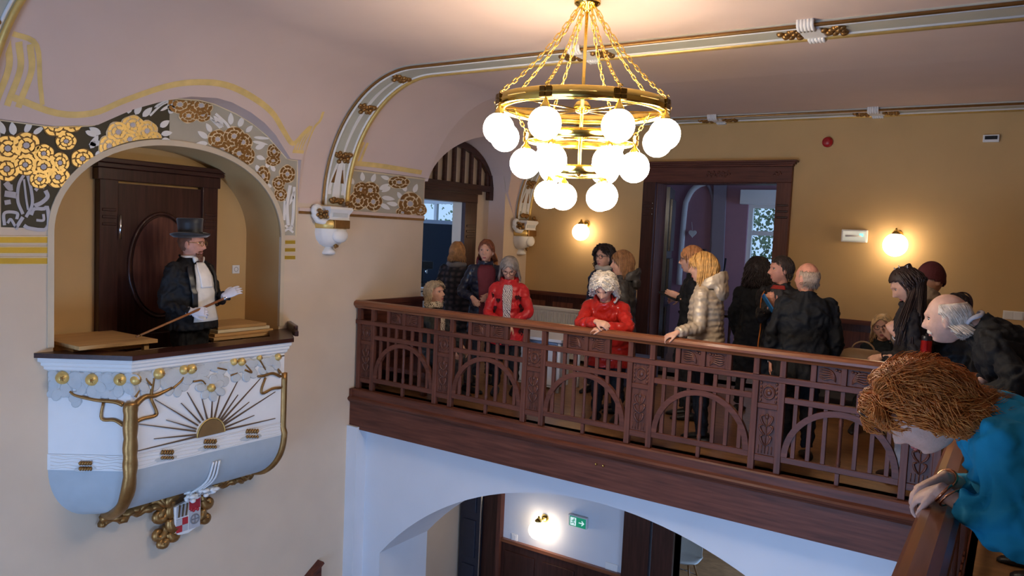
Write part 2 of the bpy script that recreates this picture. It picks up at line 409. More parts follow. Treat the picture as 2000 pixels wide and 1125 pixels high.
# ------------------------------------------------------------------ ribs with gilded edges
def rib(name, ya, yb, blocks, tip_gold_back=True):
    n = 26
    path = [(a / n) for a in range(n + 1)]
    off = .028
    b = MB()
    A = [cove_pt(ya, a, off) for a in path] + [Vector((3.2, ya, ZC - off))]
    B = [cove_pt(yb, a, off) for a in path] + [Vector((3.2, yb, ZC - off))]
    A0 = [cove_pt(ya, a, -.02) for a in path] + [Vector((3.2, ya, ZC + .02))]; B0 = [cove_pt(yb, a, -.02) for a in path] + [Vector((3.2, yb, ZC + .02))]
    b.strip(A, B); b.strip(A0, A); b.strip(B, B0)
    r = struct(b.build(name, GREYP)); r.data.polygons.foreach_set('use_smooth', [True] * len(r.data.polygons))
    md = r.modifiers.new('split', 'EDGE_SPLIT'); md.split_angle = math.radians(30)
    for yy, rad, m in ((ya, .013, GOLDB), (yb, .024, GOLD)):
        b = MB(); b.tube([Vector((p.x, yy, p.z)) for p in A], rad, 8); b.build('gilded_edge', m, r, True)
        iy = yy + (.035 if yy == ya else -.045)
        b = MB(); b.tube([Vector((p.x, iy, p.z)) for p in [cove_pt(yy, a, off + .001) for a in path] + [Vector((3.2, yy, ZC - off - .001))]], .012, 6); b.build('white_edge', WHITE, r, True)
    # white painted stem rising from a forked foot
    ym = (ya + yb) / 2
    def band(a0, a1, w0, w1, yo=0, m=WHITE, nm='painted_stem', lift=.004, yo1=None):
        yo1 = yo if yo1 is None else yo1
        k = 10; bb = MB(); P = []; Q = []
        for i in range(k + 1):
            t = i / k; a = lerp(a0, a1, t); w = lerp(w0, w1, t); y0 = ym + lerp(yo, yo1, t)
            P.append(cove_pt(y0 - w, a, off + lift)); Q.append(cove_pt(y0 + w, a, off + lift))
        bb.strip(P, Q); bb.strip(P, [p + Vector((-.004, 0, .0)) for p in P]); bb.build(nm, m, r)
    band(.02, .24, .052, .030); band(.28, .53, .012, .022); band(.56, .80, .022, .012)
    for s in (-1, 1):
        band(.06, .22, .022, .012, s * .105, yo1=s * .045)
        band(.115, .185, .022, .003, s * .066, m=GOLDB, nm='gilded_wedge', lift=.006, yo1=s * .042)
        band(.055, .075, .03, .03, s * .10)
    # gilded flower clumps
    def clump(cfun, nm='gilded_clump', wy=.105, wa=.035, n=26, rr=.024):
        bb = MB(); rnd = random.Random(3)
        for i in range(n):
            u = rnd.uniform(-1, 1); v = rnd.uniform(-1, 1)
            c = cfun(u * wy, v * wa); q = rr * rnd.uniform(.7, 1.15)
            bb.ball(c, (q, q, q * .9), 7, 5)
        return bb.build(nm, GOLDB, r, True)
    for a in (.25, .545, .83): clump(lambda u, v, a=a: cove_pt(ym + u, a + v * .7, off + .008))
    clump(lambda u, v: cove_pt(ym + u * .8, .015 + abs(v) * .6, off + .02), wa=.03, n=22)
    for X in blocks:
        for s in (-1, 1): clump(lambda u, v, s=s, X=X: Vector((X + s * .145 + v * 1.6, ym + u * .95, ZC - off - .006)), wa=.04, n=24)
        b = MB(); b.box((X - .075, ym - .13, ZC - off - .018), (X + .075, ym + .13, ZC - off)); b.build('plaster_plate', WHITE, r, bevel=.008)
        for yy, s in ((ya, -1), (yb, 1)):
            b = MB()
            for k in range(5):
                xx = X - .045 + .0225 * k + s * -.0
                b.tube([(xx, yy - s * .05, ZC - off - .022), (xx, yy + s * .01, ZC - off - .03), (xx, yy + s * .045, ZC - off - .012), (xx, yy + s * .055, ZC + .01)], .0125, 6)
            b.build('fluted_clasp', WHITE, r, True)
    return r
rib('trim_5', 5.45, 5.78, (-3.09, -1.33, .43))
rib('trim_6', 9.02, 9.345, (-3.20, -1.45, .3))
rib('trim_7', 2.05, 2.38, (-3.09,))

# ------------------------------------------------------------------ brackets carrying the ribs
def bracket(yc, label):
    """scrolled plaster bracket on the left wall under a rib, centred on yc"""
    t = thing('wall_bracket', label, 'bracket', (X0, yc, 1.45), 'scrolled plaster brackets under the ribs')
    x = X0
    # abacus block
    def sect(zs):  # half-round stack: list of (z, halfwidth y, depth x)
        rows = []
        for z, w, d in zs:
            rows.append([Vector((x + d * max(0, math.sin(PI * i / 16)) ** .6, yc - w * math.cos(PI * i / 16), z)) for i in range(17)])
        return rows
    b = MB(); b.grid([[Vector((x, yc - w, z)), Vector((x + d, yc - w, z)), Vector((x + d, yc + w, z)), Vector((x, yc + w, z))] for z, w, d in
                      [(1.93, .0, .0), (1.93, .15, .19), (1.905, .155, .20), (1.86, .135, .17), (1.82, .13, .165), (1.80, .135, .17)]]); b.build('abacus', WHITE, t)
    b = MB(); b.box((x + .165, yc - .10, 1.83), (x + .178, yc + .10, 1.885)); b.build('sunk_panel', GREYL, t)
    # gilded collar
    b = MB(); b.grid(sect([(1.80, .16, .17), (1.775, .175, .19), (1.735, .175, .19), (1.71, .165, .175)])); b.build('gilded_collar', GOLD, t, True)
    b = MB(); b.box((x + .13, yc - .085, 1.715), (x + .192, yc + .125, 1.80)); b.build('collar_plate', GOLDB, t, bevel=.008)
    # white bowl
    b = MB(); b.grid(sect([(1.71, .17, .17), (1.66, .175, .175), (1.60, .155, .155), (1.55, .11, .115), (1.525, .05, .06), (1.52, 0, 0)])); b.build('bowl', WHITE, t, True)
    b = MB(); b.ball((x + .155, yc + .02, 1.645), (.045, .105, .075), 18, 10); b.build('oval_boss', WHITE, t, True)
    b = MB()
    for i in range(9): b.ball((x + .12 + .02 * math.sin(i * 2.1), yc + .022 * math.cos(i * 2.3), 1.535 + .012 * math.sin(i)), .014, 7, 5)
    b.build('gilded_bud', GOLDB, t, True)
    b = MB(); b.grid(sect([(1.525, .03, .05), (1.50, .045, .075), (1.475, .065, .09), (1.455, .07, .085), (1.448, .055, .07), (1.447, 0, 0)])); b.build('drop_finial', WHITE, t, True)
    # scroll with gilded flowers at the near side
    b = MB(); P = [Vector((x + .05, yc - .205 + .052 * math.cos(a) * (1 - a * .12), 1.88 + .055 * math.sin(a) * (1 - a * .12))) for a in [i * .35 for i in range(16)]]
    b.tube(P, .030, 8)
    b.tube([(x + .03, yc - .20, 1.90), (x + .04, yc - .215, 1.84), (x + .06, yc - .19, 1.79), (x + .10, yc - .14, 1.775), (x + .12, yc - .08, 1.79)], [.03, .038, .036, .034, .03], 8)
    b.build('scroll', WHITE, t, True)
    b = MB(); rnd = random.Random(5)
    for i in range(26): b.ball((x + .10 + rnd.uniform(-.03, .05), yc - .165 + rnd.uniform(-.055, .055), 1.855 + rnd.uniform(-.032, .032)), rnd.uniform(.014, .024), 7, 5)
    b.build('gilded_rose', GOLDB, t, True)
    b = MB()
    for i in range(10): b.ball((x + .12 + rnd.uniform(-.02, .04), yc + .16 + rnd.uniform(-.03, .03), 1.93 + rnd.uniform(-.03, .05)), .02, 7, 5)
    b.build('gilded_tuft', GOLDB, t, True)
    return t
bracket(5.55, 'large white and gold bracket under the rib, right of the niche')
bracket(9.17, 'smaller-looking white and gold bracket in the corner beside the slatted archway')
bracket(2.20, 'white and gold bracket under the leftmost rib, beyond the mustard bars')
# gilt line and stone line along the left wall at bracket height
for ya, yb in ((5.16, 5.36), (5.74, 7.05)):
    b = MB(); b.box((X0, ya, 1.845), (X0 + .012, yb, 1.872)); b.build('gilded_line', GOLDB, wall_left)
    b = MB(); b.box((X0, ya, 1.872), (X0 + .016, yb, 1.905)); b.build('stone_line', VAULT, wall_left)
# ================================================================== painted and gilded frieze on the left wall
def W(px, py, off=0.0):
    p = onx(px, py, X0); p.x += off; return p
def wpoly(pts, off, thick, name, m, parent, close=True):
    b = MB(); P = [W(x, y, off) for x, y in pts]; b.prism(P, (thick, 0, 0)); return b.build(name, m, parent)
def leaf_poly(c, ang, L, wd, n=7, blunt=.6):
    """pointed oval in pixel space starting at c"""
    P = []; ca, sa = math.cos(ang), math.sin(ang)
    up = [(t, wd * (math.sin(PI * t ** .8) ** .75)) for t in [i / n for i in range(n + 1)]]
    for t, w in up: P.append((t * L, w / 2))
    for t, w in reversed(up[1:-1]): P.append((t * L, -w / 2))
    return [(c[0] + u * ca - v * sa, c[1] + u * sa + v * ca) for u, v in P]
def rose(c, rx, ry, parent, gold, line, bud, seed=0, off=.004, clip=None):
    rnd = random.Random(seed); rot = rnd.uniform(0, 6)
    blob = [(c[0] + rx * 1.06 * math.cos(a) * (1 + .05 * math.sin(5 * a + rot)), c[1] + ry * 1.06 * math.sin(a) * (1 + .05 * math.sin(5 * a + rot))) for a in [2 * PI * i / 22 for i in range(22)]]
    if clip: blob = [clip(p) for p in blob]
    b = MB(); b.prism([W(x, y, off) for x, y in blob], (.003, 0, 0)); r = b.build('rose', line, parent)
    b = MB(); k = 0
    for r0, r1, n in ((.30, .60, 4), (.66, 1.0, 6)):
        k += 1
        for i in range(n):
            a0 = rot * k + 2 * PI * i / n + .05 / r1; a1 = rot * k + 2 * PI * (i + 1) / n - .05 / r1
            P = []
            for j in range(6):
                t = j / 5; a = lerp(a0, a1, t); rr = r1 * (.93 + .07 * math.sin(PI * t)); P.append((c[0] + rx * rr * math.cos(a), c[1] + ry * rr * math.sin(a)))
            for j in range(5, -1, -1):
                t = j / 5; a = lerp(a0, a1, t) + .25 * (1 - t); rr = r0 * (1 + .12 * math.sin(PI * t)); P.append((c[0] + rx * rr * math.cos(a), c[1] + ry * rr * math.sin(a)))
            if clip: P = [clip(p) for p in P]
            b.prism([W(x, y, off + .003) for x, y in P], (.004 + .001 * (2 - k), 0, 0))
    b.build('petals', gold, r)
    P = [(c[0] + rx * .24 * math.cos(a), c[1] + ry * .24 * math.sin(a)) for a in [2 * PI * i / 8 for i in range(8)]]
    if clip: P = [clip(p) for p in P]
    wpoly(P, off + .003, .003, 'rose_heart', bud, r)
    return r
def leaf(c, ang, L, wd, parent, m=WHITE, off=.003): return wpoly(leaf_poly(c, math.radians(ang), L, wd), off, .004, 'leaf', m, parent)
def stroke(pts, w, parent, m=WHITE, off=.003, name='painted_scroll', n=18, taper=1.0):
    C = catmull([(x, y, 0) for x, y in pts], n); A = []; B = []
    for i, p in enumerate(C):
        t = (C[min(i + 1, n - 1)] - C[max(i - 1, 0)]).normalized(); ww = w / 2 * lerp(1, taper, i / (n - 1))
        A.append(W(p.x - t.y * ww, p.y + t.x * ww, off + .004)); B.append(W(p.x + t.y * ww, p.y - t.x * ww, off + .004))
    b = MB(); b.strip(A, B); b.strip(A, [p - Vector((.004, 0, 0)) for p in A]); b.strip(B, [p - Vector((.004, 0, 0)) for p in B]); return b.build(name, m, parent)

LILAC = mat('lilac_grey_paint', srgb(186, 182, 186), rough=.6, var=.03)
CREAML = mat('cream_outline_paint', srgb(226, 206, 168), rough=.6, var=.03)
BROWNL = mat('brown_outline_paint', srgb(132, 98, 48), rough=.6, var=.05)
GREYB = mat('stone_grey_ground', srgb(176, 168, 150), rough=.65, var=.04)
# grounds, in wall coordinates
def ground(y0, y1, zb, m, name, n=40, off=.0015):
    b = MB(); A = []; B = []
    for i in range(n + 1):
        y = lerp(y0, y1, i / n); A.append(Vector((X0 + off, y, zb(y)))); B.append(Vector((X0 + off, y, zl(y) - .006)))
    b.strip(A, B); b.strip(B, [p - Vector((off, 0, 0)) for p in B]); return b.build(name, m, wall_left)
def arch_out(y):   # top of the beige band round the niche
    if y < NY0 - .04 or y > NY1 + .04: return 1.63
    return max(1.63, niche_top(min(max(y, NY0 + .001), NY1 - .001)) + .05)
fr_dark = ground(2.52, 3.78, arch_out, OLIVE, 'frieze_panel'); fr_dark['label'] = 'dark olive painted ground with bright gold roses and white leaves'
fr_light = ground(3.78, 5.125, arch_out, GREYB, 'frieze_panel'); fr_light['label'] = 'pale grey painted ground with brown gold roses and white leaves'
b = MB(); b.box((X0, 5.83, 1.905), (X0 + .002, 7.04, 2.335)); fr_side = b.build('frieze_panel', GREYB, wall_left)
for y0, y1, z0, z1 in ((5.82, 7.045, 2.325, 2.34), (5.125, 5.137, 1.62, 2.36)):
    b = MB(); b.box((X0, y0, z0), (X0 + .006, y1, z1)); b.build('border_line', CREAML, wall_left)
# border line following the lunette
b = MB(); A = [Vector((X0 + .005, y, zl(y) - .004)) for y in [lerp(2.45, 5.12, i / 60) for i in range(61)]]
b.tube(A, .006, 5); b.build('border_line', CREAML, wall_left)
def clip_top(p):
    q = W(*p); lim = zl(q.y) - .012
    if q.z > lim: return (p[0], p[1] + (q.z - lim) * 250)
    return p
def clip_arch(p):
    q = W(*p); lim = arch_out(q.y) + .006
    if q.z < lim: return (p[0], p[1] - (lim - q.z) * 250)
    return clip_top(p)
k = 0
for cx, cy, rx, ry in ((14, 290, 27, 25), (50, 284, 27, 25), (12, 330, 25, 24), (48, 322, 22, 20), (84, 300, 20, 18), (84, 326, 24, 22), (116, 318, 18, 20), (76, 350, 19, 18), (112, 346, 23, 21),
                       (108, 244, 26, 22), (140, 236, 20, 22), (128, 276, 20, 17), (160, 310, 22, 19)):
    k += 1; rose((cx, cy), rx, ry, fr_dark, GOLD, BROWNL, LILAC, k, off=.004 + .0006 * (k % 3), clip=clip_arch)
for cx, cy, rx, ry in ((212, 286, 20, 22), (230, 258, 22, 20), (258, 244, 22, 18), (286, 256, 20, 20), (252, 272, 20, 18), (298, 274, 17, 18), (276, 278, 17, 15)):
    k += 1; rose((cx, cy), rx, ry, fr_dark, GOLD, CREAML, LILAC, k, off=.004 + .0006 * (k % 3), clip=clip_arch)
for cx, cy, rx, ry in ((350, 204, 23, 18), (392, 206, 22, 18), (367, 226, 18, 14), (395, 224, 15, 14), (424, 272, 19, 18), (432, 292, 20, 16), (456, 266, 20, 18), (474, 278, 17, 17), (466, 300, 20, 17), (482, 304, 14, 18),
                       (534, 296, 13, 15), (532, 314, 14, 10), (513, 344, 13, 19), (560, 340, 15, 17), (543, 358, 12, 13), (547, 380, 12, 13)):
    k += 1; rose((cx, cy), rx, ry, fr_light, GOLDB, CREAML, LILAC, k, off=.004 + .0006 * (k % 3), clip=clip_arch)
for cx, cy, rx, ry in ((698, 392, 17, 18), (722, 372, 17, 16), (728, 394, 17, 18), (704, 370, 14, 14), (778, 356, 20, 12), (800, 398, 22, 22), (820, 410, 12, 12), (785, 415, 12, 10)):
    k += 1; rose((cx, cy), rx, ry, fr_side, GOLDB, CREAML, LILAC, k, off=.004 + .0006 * (k % 3))
# leaves: (x, y, angle, length, width)
for c in ((8, 262, -115, 30, 14), (26, 264, -98, 26, 15), (48, 260, -62, 30, 12), (64, 262, -35, 26, 10),
          (160, 220, -25, 28, 9), (164, 240, -5, 30, 9), (166, 256, 25, 26, 10), (196, 262, -150, 26, 13), (196, 278, 170, 24, 12), (176, 290, -60, 30, 13), (185, 303, -30, 20, 9),
          (222, 226, -140, 22, 11), (236, 224, -115, 26, 14), (250, 222, -85, 28, 14), (264, 224, -65, 26, 13), (278, 228, -45, 26, 12),
          (300, 210, -28, 34, 6), (312, 217, -30, 34, 6)):
    leaf(c[:2], c[2], c[3], c[4], fr_dark)
for c in ((312, 248, -35, 22, 12), (314, 262, -8, 22, 11), (315, 272, 15, 20, 11), (330, 222, -60, 20, 12), (405, 270, -145, 24, 11), (405, 280, 178, 24, 10), (412, 258, -120, 20, 10), (432, 250, -105, 22, 11), (450, 244, -90, 24, 11),
          (466, 248, -68, 22, 11), (480, 258, -45, 18, 9), (410, 232, 30, 30, 7), (416, 226, 48, 30, 7), (494, 268, 5, 34, 6), (492, 276, 12, 32, 6), (498, 290, -20, 20, 10), (500, 305, 20, 18, 9), (500, 322, 70, 18, 9), (520, 328, -70, 18, 9),
          (536, 335, -120, 16, 8), (530, 365, 200, 16, 8), (575, 372, 110, 30, 6)):
    leaf(c[:2], c[2], c[3], c[4], fr_light)
for c in ((690, 360, -120, 18, 9), (708, 354, -95, 18, 9), (726, 356, -70, 18, 9), (740, 370, -30, 22, 9), (745, 385, 10, 26, 9), (742, 398, 30, 22, 9), (762, 365, 150, 20, 9), (776, 375, 60, 22, 8), (792, 374, -110, 18, 9), (808, 376, -70, 18, 9), (776, 400, 190, 22, 9), (760, 350, 200, 18, 8)):
    leaf(c[:2], c[2], c[3], c[4], fr_side)
# scrolling stems left of the niche and right of it
for pts, w in (([(48, 338), (36, 360), (34, 392), (44, 418)], 6), ([(52, 338), (60, 370), (62, 400), (50, 424)], 6), ([(46, 350), (50, 385), (54, 410)], 4), ([(44, 424), (30, 446)], 7),
               ([(8, 440), (8, 416), (32, 416), (32, 428)], 6), ([(14, 436), (20, 428), (28, 440), (34, 448)], 5), ([(60, 420), (66, 408), (84, 408), (92, 406), (92, 446), (58, 446), (46, 440)], 7), ([(70, 430), (84, 430), (84, 418)], 5),
               ([(66, 402), (80, 396), (92, 384), (88, 372)], 8), ([(68, 372), (76, 364), (86, 366)], 7), ([(10, 356), (18, 366), (24, 366)], 12), ([(8, 378), (22, 380), (32, 382)], 12), ([(8, 396), (20, 394)], 9)):
    stroke(pts, w, fr_dark, LILAC)
for pts, w in (([(566, 362), (560, 400), (562, 440)], 6), ([(556, 392), (554, 430)], 5), ([(574, 365), (572, 420), (568, 448)], 5), ([(554, 452), (572, 440)], 4), ([(556, 440), (572, 454)], 4)):
    stroke(pts, w, fr_light, WHITE)
stroke([(180, 212), (150, 222), (120, 232)], 3, fr_dark, WHITE); stroke([(340, 196), (316, 204), (292, 226)], 4, fr_dark, WHITE); stroke([(420, 222), (440, 240), (448, 252)], 5, fr_light, WHITE); stroke([(402, 222), (430, 250)], 5, fr_light, WHITE)
# mustard bars beneath
for (xa, xb, ya, yb) in ((-30, 97, 462, 475), (-30, 97, 482, 495), (-30, 97, 503, 516), (550, 576, 469, 477), (550, 576, 484, 492), (550, 576, 499, 507)):
    P = [W(xa, ya, .001), W(xb, ya, .001), W(xb, yb, .001), W(xa, yb, .001)]
    b = MB(); b.prism(P, (.004, 0, 0)); o = b.build('gold_bar', YSTRIPE, wall_left)
    b = MB(); b.tube([p + Vector((.004, 0, 0)) for p in P], .004, 5, closed=True); b.build('bar_outline', CREAML, o)
# dull yellow outline painted on the vault above the lunette
def on_cove(y, z, off=.002):
    a = math.asin(min(1, (z - ZS) / (ZC - ZS))) / (PI / 2); return cove_pt(y, a, off)
def cove_stroke(pts, w, n=50):
    C = catmull([(p[0], p[1], 0) for p in pts], n); A = []; B = []
    for i, p in enumerate(C):
        t = (C[min(i + 1, n - 1)] - C[max(i - 1, 0)]).normalized()
        A.append(on_cove(p.x - t.y * w / 2, p.y + t.x * w / 2)); B.append(on_cove(p.x + t.y * w / 2, p.y - t.x * w / 2))
    b = MB(); b.strip(A, B); return b.build('yellow_outline', YELLOW, ceiling)
cove_stroke([(2.55, 2.52), (2.85, 2.46), (3.1, 2.50), (3.3, 2.62), (3.6, 2.78), (3.85, 2.85), (4.1, 2.865), (4.4, 2.81), (4.65, 2.72), (4.85, 2.58), (4.98, 2.50), (5.06, 2.60), (5.1, 2.66)], .045)
for d in (0, .03, .06, .09): cove_stroke([(5.01 + d, 2.42 + d * .2), (5.03 + d * .9, 2.55), (5.10 + d * .55, 2.68)], .016, 12)
cove_stroke([(5.14, 2.42), (5.155, 2.66), (5.19, 2.74), (5.175, 2.82)], .028, 14); cove_stroke([(5.0, 2.43), (5.15, 2.44)], .03, 6)
for y in (2.45, 2.52, 2.59): cove_stroke([(y, 2.46), (y + .03, 2.7), (y - .03, 2.86)], .04, 14)
cove_stroke([(2.42, 2.90), (2.6, 2.86), (2.7, 2.62), (2.74, 2.50)], .03, 16)
cove_stroke([(5.84, 2.40), (6.2, 2.41), (6.9, 2.40)], .05, 8)
for y in (5.84, 5.9): cove_stroke([(y, 2.42), (y + .015, 2.62)], .035, 6)

# ================================================================== pulpit balcony
pul = thing('pulpit_balcony', 'white and gold pulpit balcony with orange trees and rising sun relief', 'balcony', (X0, 3.915, -.6))
def ring4(ins, z, mid=3.915):
    """plan outline of the balcony, inset, at height z"""
    return [Vector((X0, 2.76 + ins * 1.25, z)), Vector((-5.42 - ins, 3.17 + ins * .45, z)), Vector((-5.42 - ins, 4.66 - ins * .45, z)), Vector((X0, 5.07 - ins * 1.25, z))]
# timber ledge
b = MB(); o_, i_ = ring4(-.02, .685), ring4(.19, .685)
b.strip(o_, i_); b.strip([v + Vector((0, 0, .035)) for v in o_], [v + Vector((0, 0, .035)) for v in i_]); b.strip(o_, [v + Vector((0, 0, .035)) for v in o_]); b.strip(i_, [v + Vector((0, 0, .035)) for v in i_])
b.build('timber_ledge', DWOODX, pul)
b = MB(); b.bar((-5.62, 4.88, .745), (-5.93, 5.06, .745), .04, .10); b.bar((-5.52, 4.80, .735), (-5.66, 4.91, .735), .04, .05); b.build('ledge_upstand', DWOODX, pul, bevel=.008)
# cornice mouldings
b = MB(); b.grid([ring4(i, z) for i, z in ((0.0, .685), (0.0, .655), (.018, .645), (.018, .625), (.035, .612), (.035, .595), (.06, .578), (.06, .55))]); b.build('cornice', WHITE, pul)
# body: upper field, wave band, coved underside
INS = .06
def facet_rows(z0, z1): return [ring4(INS, z0), ring4(INS, z1)]
b = MB(); b.grid(facet_rows(.56, -.05)); b.build('painted_field', WHITE, pul)
b = MB(); b.grid([ring4(INS - .004, -.05), ring4(INS - .004, -.17)]); b.build('wave_band', WHITE, pul)
top = ring4(INS, -.17); low = [Vector((X0, 3.18, -.60)), Vector((X0 + .02, 3.24, -.60)), Vector((X0 + .02, 4.58, -.60)), Vector((X0, 4.64, -.60))]
b = MB(); rows = []
for i in range(13):
    a = i / 12 * PI / 2; rows.append([Vector((lerp(p.x, q.x, 1 - math.cos(a)), lerp(p.y, q.y, 1 - math.cos(a)), lerp(p.z, q.z, math.sin(a)))) for p, q in zip(top, low)])
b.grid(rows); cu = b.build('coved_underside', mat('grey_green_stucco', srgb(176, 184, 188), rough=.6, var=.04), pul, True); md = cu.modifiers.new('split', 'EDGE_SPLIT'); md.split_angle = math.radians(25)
b = MB(); b.grid([ring4(.16, .69), ring4(.16, 0.0)]); b.build('inner_parapet', OCHRE, pul)
FB = ring4(INS, 0)
class Facet:
    def __init__(s, p, q): s.p = p; s.u = (q - p).normalized(); s.n = s.u.cross(Vector((0, 0, 1))).normalized(); s.w = (q - p).length
    def at(s, px, py, off=0.0):
        d = ray(px, py); t = (s.p - CAM).dot(s.n) / d.dot(s.n); return CAM + d * t + s.n * off
FL = Facet(FB[0], FB[1]); FF = Facet(FB[1], FB[2])
for f in (FL, FF):
    if f.n.dot(CF) > 0: f.n = -f.n
for f in (FL, FF):
    for k, z in enumerate((-.065, -.085, -.11, -.135, -.155)):
        b = MB(); P = [f.p + f.u * lerp(.02, f.w - .02, i / 24) + Vector((0, 0, z + .006 * math.sin(i * .9 + k))) + f.n * .005 for i in range(25)]
        b.tube(P, .0035, 5); b.build('wave_line', WHITE, pul)
def relief_blob(f, poly, off, thick, name, m, parent, dome=.6):
    """slightly domed piece of relief from a pixel outline on a facet"""
    P = [f.at(x, y, off) for x, y in poly]; c = sum(P, Vector()) / len(P)
    b = MB(); Q = [lerp(p, c, .18) + f.n * thick for p in P]
    n = len(P); b.strip(P, Q, True); b.add(Q + [c + f.n * thick * 1.15], [(i, (i + 1) % n, n) for i in range(n)]); return b.build(name, m, parent)
def oval(c, a, b_, ang, n=12):
    ca, sa = math.cos(ang), math.sin(ang)
    return [(c[0] + a * math.cos(t) * ca - b_ * math.sin(t) * sa, c[1] + a * math.cos(t) * sa + b_ * math.sin(t) * ca) for t in [2 * PI * i / n for i in range(n)]]
fruits = [(FL, 124, 737, 13), (FL, 181, 741, 12), (FL, 236, 741, 12), (FF, 263, 741, 11), (FF, 308, 729, 12), (FF, 357, 722, 10), (FF, 372, 720, 11), (FF, 411, 757, 9), (FF, 455, 706, 8.5), (FF, 470, 706, 9.5), (FF, 505, 698, 6.5), (FF, 541, 697, 8.5)]
rnd = random.Random(11)
for f, x, y, r in fruits:
    n = 7; a0 = rnd.uniform(0, 1)
    for i in range(n):
        a = a0 + 2 * PI * i / n; d = r * 1.95
        c = (x + d * math.cos(a) * rnd.uniform(.9, 1.15), y + d * math.sin(a) * .95)
        q = f.at(*c)
        if q.z > .535: c = (c[0], c[1] + (q.z - .535) * 250)
        if f is FF and (c[0] < 258 or c[0] > 549): continue
        if f is FL and c[0] < 100: continue
        relief_blob(f, oval(c, r * 1.25, r * .92, a), .002 + rnd.uniform(0, .006), .008, 'leaf', GREYL, pul)
for f, x, y, s in ((FL, 112, 770, 12), (FL, 148, 775, 13), (FL, 128, 765, 11), (FL, 160, 760, 12), (FL, 205, 765, 13), (FL, 222, 772, 12), (FL, 152, 745, 11), (FL, 210, 735, 11), (FL, 105, 752, 11), (FL, 190, 770, 12), (FL, 100, 768, 9), (FL, 150, 785, 11),
                   (FF, 283, 765, 11), (FF, 330, 745, 12), (FF, 328, 760, 12), (FF, 345, 752, 10), (FF, 385, 738, 10), (FF, 400, 725, 11), (FF, 418, 715, 12), (FF, 432, 720, 12), (FF, 425, 738, 12), (FF, 438, 745, 10), (FF, 405, 712, 11), (FF, 390, 705, 11), (FF, 488, 715, 10), (FF, 492, 728, 11), (FF, 480, 736, 9), (FF, 460, 738, 9),
                   (FF, 520, 710, 9), (FF, 526, 722, 9), (FF, 512, 724, 8), (FF, 300, 700, 10), (FF, 330, 708, 11), (FF, 285, 712, 11), (FF, 490, 690, 9), (FF, 440, 694, 10), (FF, 525, 685, 9), (FF, 346, 765, 10), (FF, 360, 755, 10)):
    relief_blob(f, oval((x, y), s * 1.15, s * .9, rnd.uniform(0, 3)), .001 + rnd.uniform(0, .006), .008, 'leaf', GREYL, pul)
for f, x, y, r in fruits:
    c = f.at(x, y, .012); R = r / 264
    b = MB(); b.ball(c, R, 16, 10); o = b.build('gilded_orange', GOLD, pul, True)
    b = MB(); q = c + f.n * R * .86 + f.u * R * .3
    for i in range(3):
        a = i * 1.05; d = (f.u * math.cos(a) + Vector((0, 0, 1)) * math.sin(a)) * R * .42
        b.tube([q - d, q + f.n * R * .14, q + d], [R * .05, R * .12, R * .05], 5)
    b.build('calyx', GOLDB, o, True)
def branch(f, pts, r0, r1, parent=pul, off=.012, n=16, name='branch'):
    C = catmull([f.at(x, y, off) for x, y in pts], n)
    b = MB(); b.tube(C, [lerp(r0, r1, i / (n - 1)) for i in range(n)], 7); return b.build(name, GOLDB, parent, True)
# near tree at the corner
b = MB(); cn = FB[1]; dn = (FL.n + FF.n).normalized()
P = [cn + Vector((0, 0, z)) + dn * .012 for z in (.36, .30, .22, .1, 0, -.08)] + [lerp(rows[i][1], rows[i][1], 0) + dn * .02 for i in (0, 3, 6, 9, 11)]
C = catmull(P, 30); b.tube(C, [(.038, .048 + .010 * abs(math.sin(i * .7))) if i < 24 else (.042, .046) for i in range(30)], 10); b.build('tree_trunk', GOLDB, pul, True)
for f, pts, r0, r1 in ((FF, [(258, 795), (280, 775), (302, 772), (334, 757)], .026, .012), (FF, [(293, 772), (296, 755), (299, 738)], .013, .009), (FF, [(294, 752), (285, 742), (284, 738)], .009, .006), (FF, [(258, 828), (275, 818), (300, 812), (304, 804), (292, 776)], .016, .011),
                       (FF, [(262, 775), (270, 762)], .012, .007), (FL, [(242, 790), (225, 784), (190, 781), (150, 772), (138, 764)], .018, .008), (FL, [(242, 830), (225, 820), (200, 817), (203, 786)], .014, .010),
                       (FF, [(336, 758), (352, 744), (356, 736)], .010, .007), (FF, [(376, 745), (392, 743), (400, 750)], .008, .006), (FF, [(422, 718), (441, 722)], .008, .006), (FF, [(476, 722), (490, 727), (478, 712)], .010, .006), (FF, [(505, 702), (517, 722)], .010, .006), (FF, [(449, 733), (462, 728)], .006, .005),
                       (FF, [(546, 735), (530, 729), (512, 734), (502, 735)], .014, .010), (FF, [(546, 757), (530, 759), (512, 768), (509, 760), (517, 737)], .013, .010), (FF, [(546, 728), (541, 720)], .014, .009)):
    branch(f, pts, r0, r1)
cc = FB[2]
P = [cc + Vector((0, 0, z)) for z in (.40, .2, 0, -.1)] + [rows[i][2] + Vector((.01, .01, 0)) for i in (0, 3, 6, 9, 12)]
b = MB(); b.tube(catmull(P, 26), [.030] * 22 + [.026, .024, .022, .02], 9); b.build('tree_trunk', GOLDB, pul, True)
# gnarled roots meeting at the coat of arms
def roots(ya, yb, z, seed):
    r = random.Random(seed); n = 26
    for k in range(3):
        b = MB(); P = []
        for i in range(n):
            t = i / (n - 1); y = lerp(ya, yb, t)
            P.append(Vector((X0 + .075 + .02 * math.sin(i * .9 + k * 2), y, z + .028 * math.sin(t * 9 + k * 2.1) + .018 * math.cos(i * 1.3 + k))))
        b.tube(P, [(.022 + .012 * abs(math.sin(i * .55 + k))) for i in range(n)], 7); b.build('root', GOLDB, pul, True)
roots(3.20, 3.82, -.645, 1); roots(4.03, 4.62, -.615, 2)
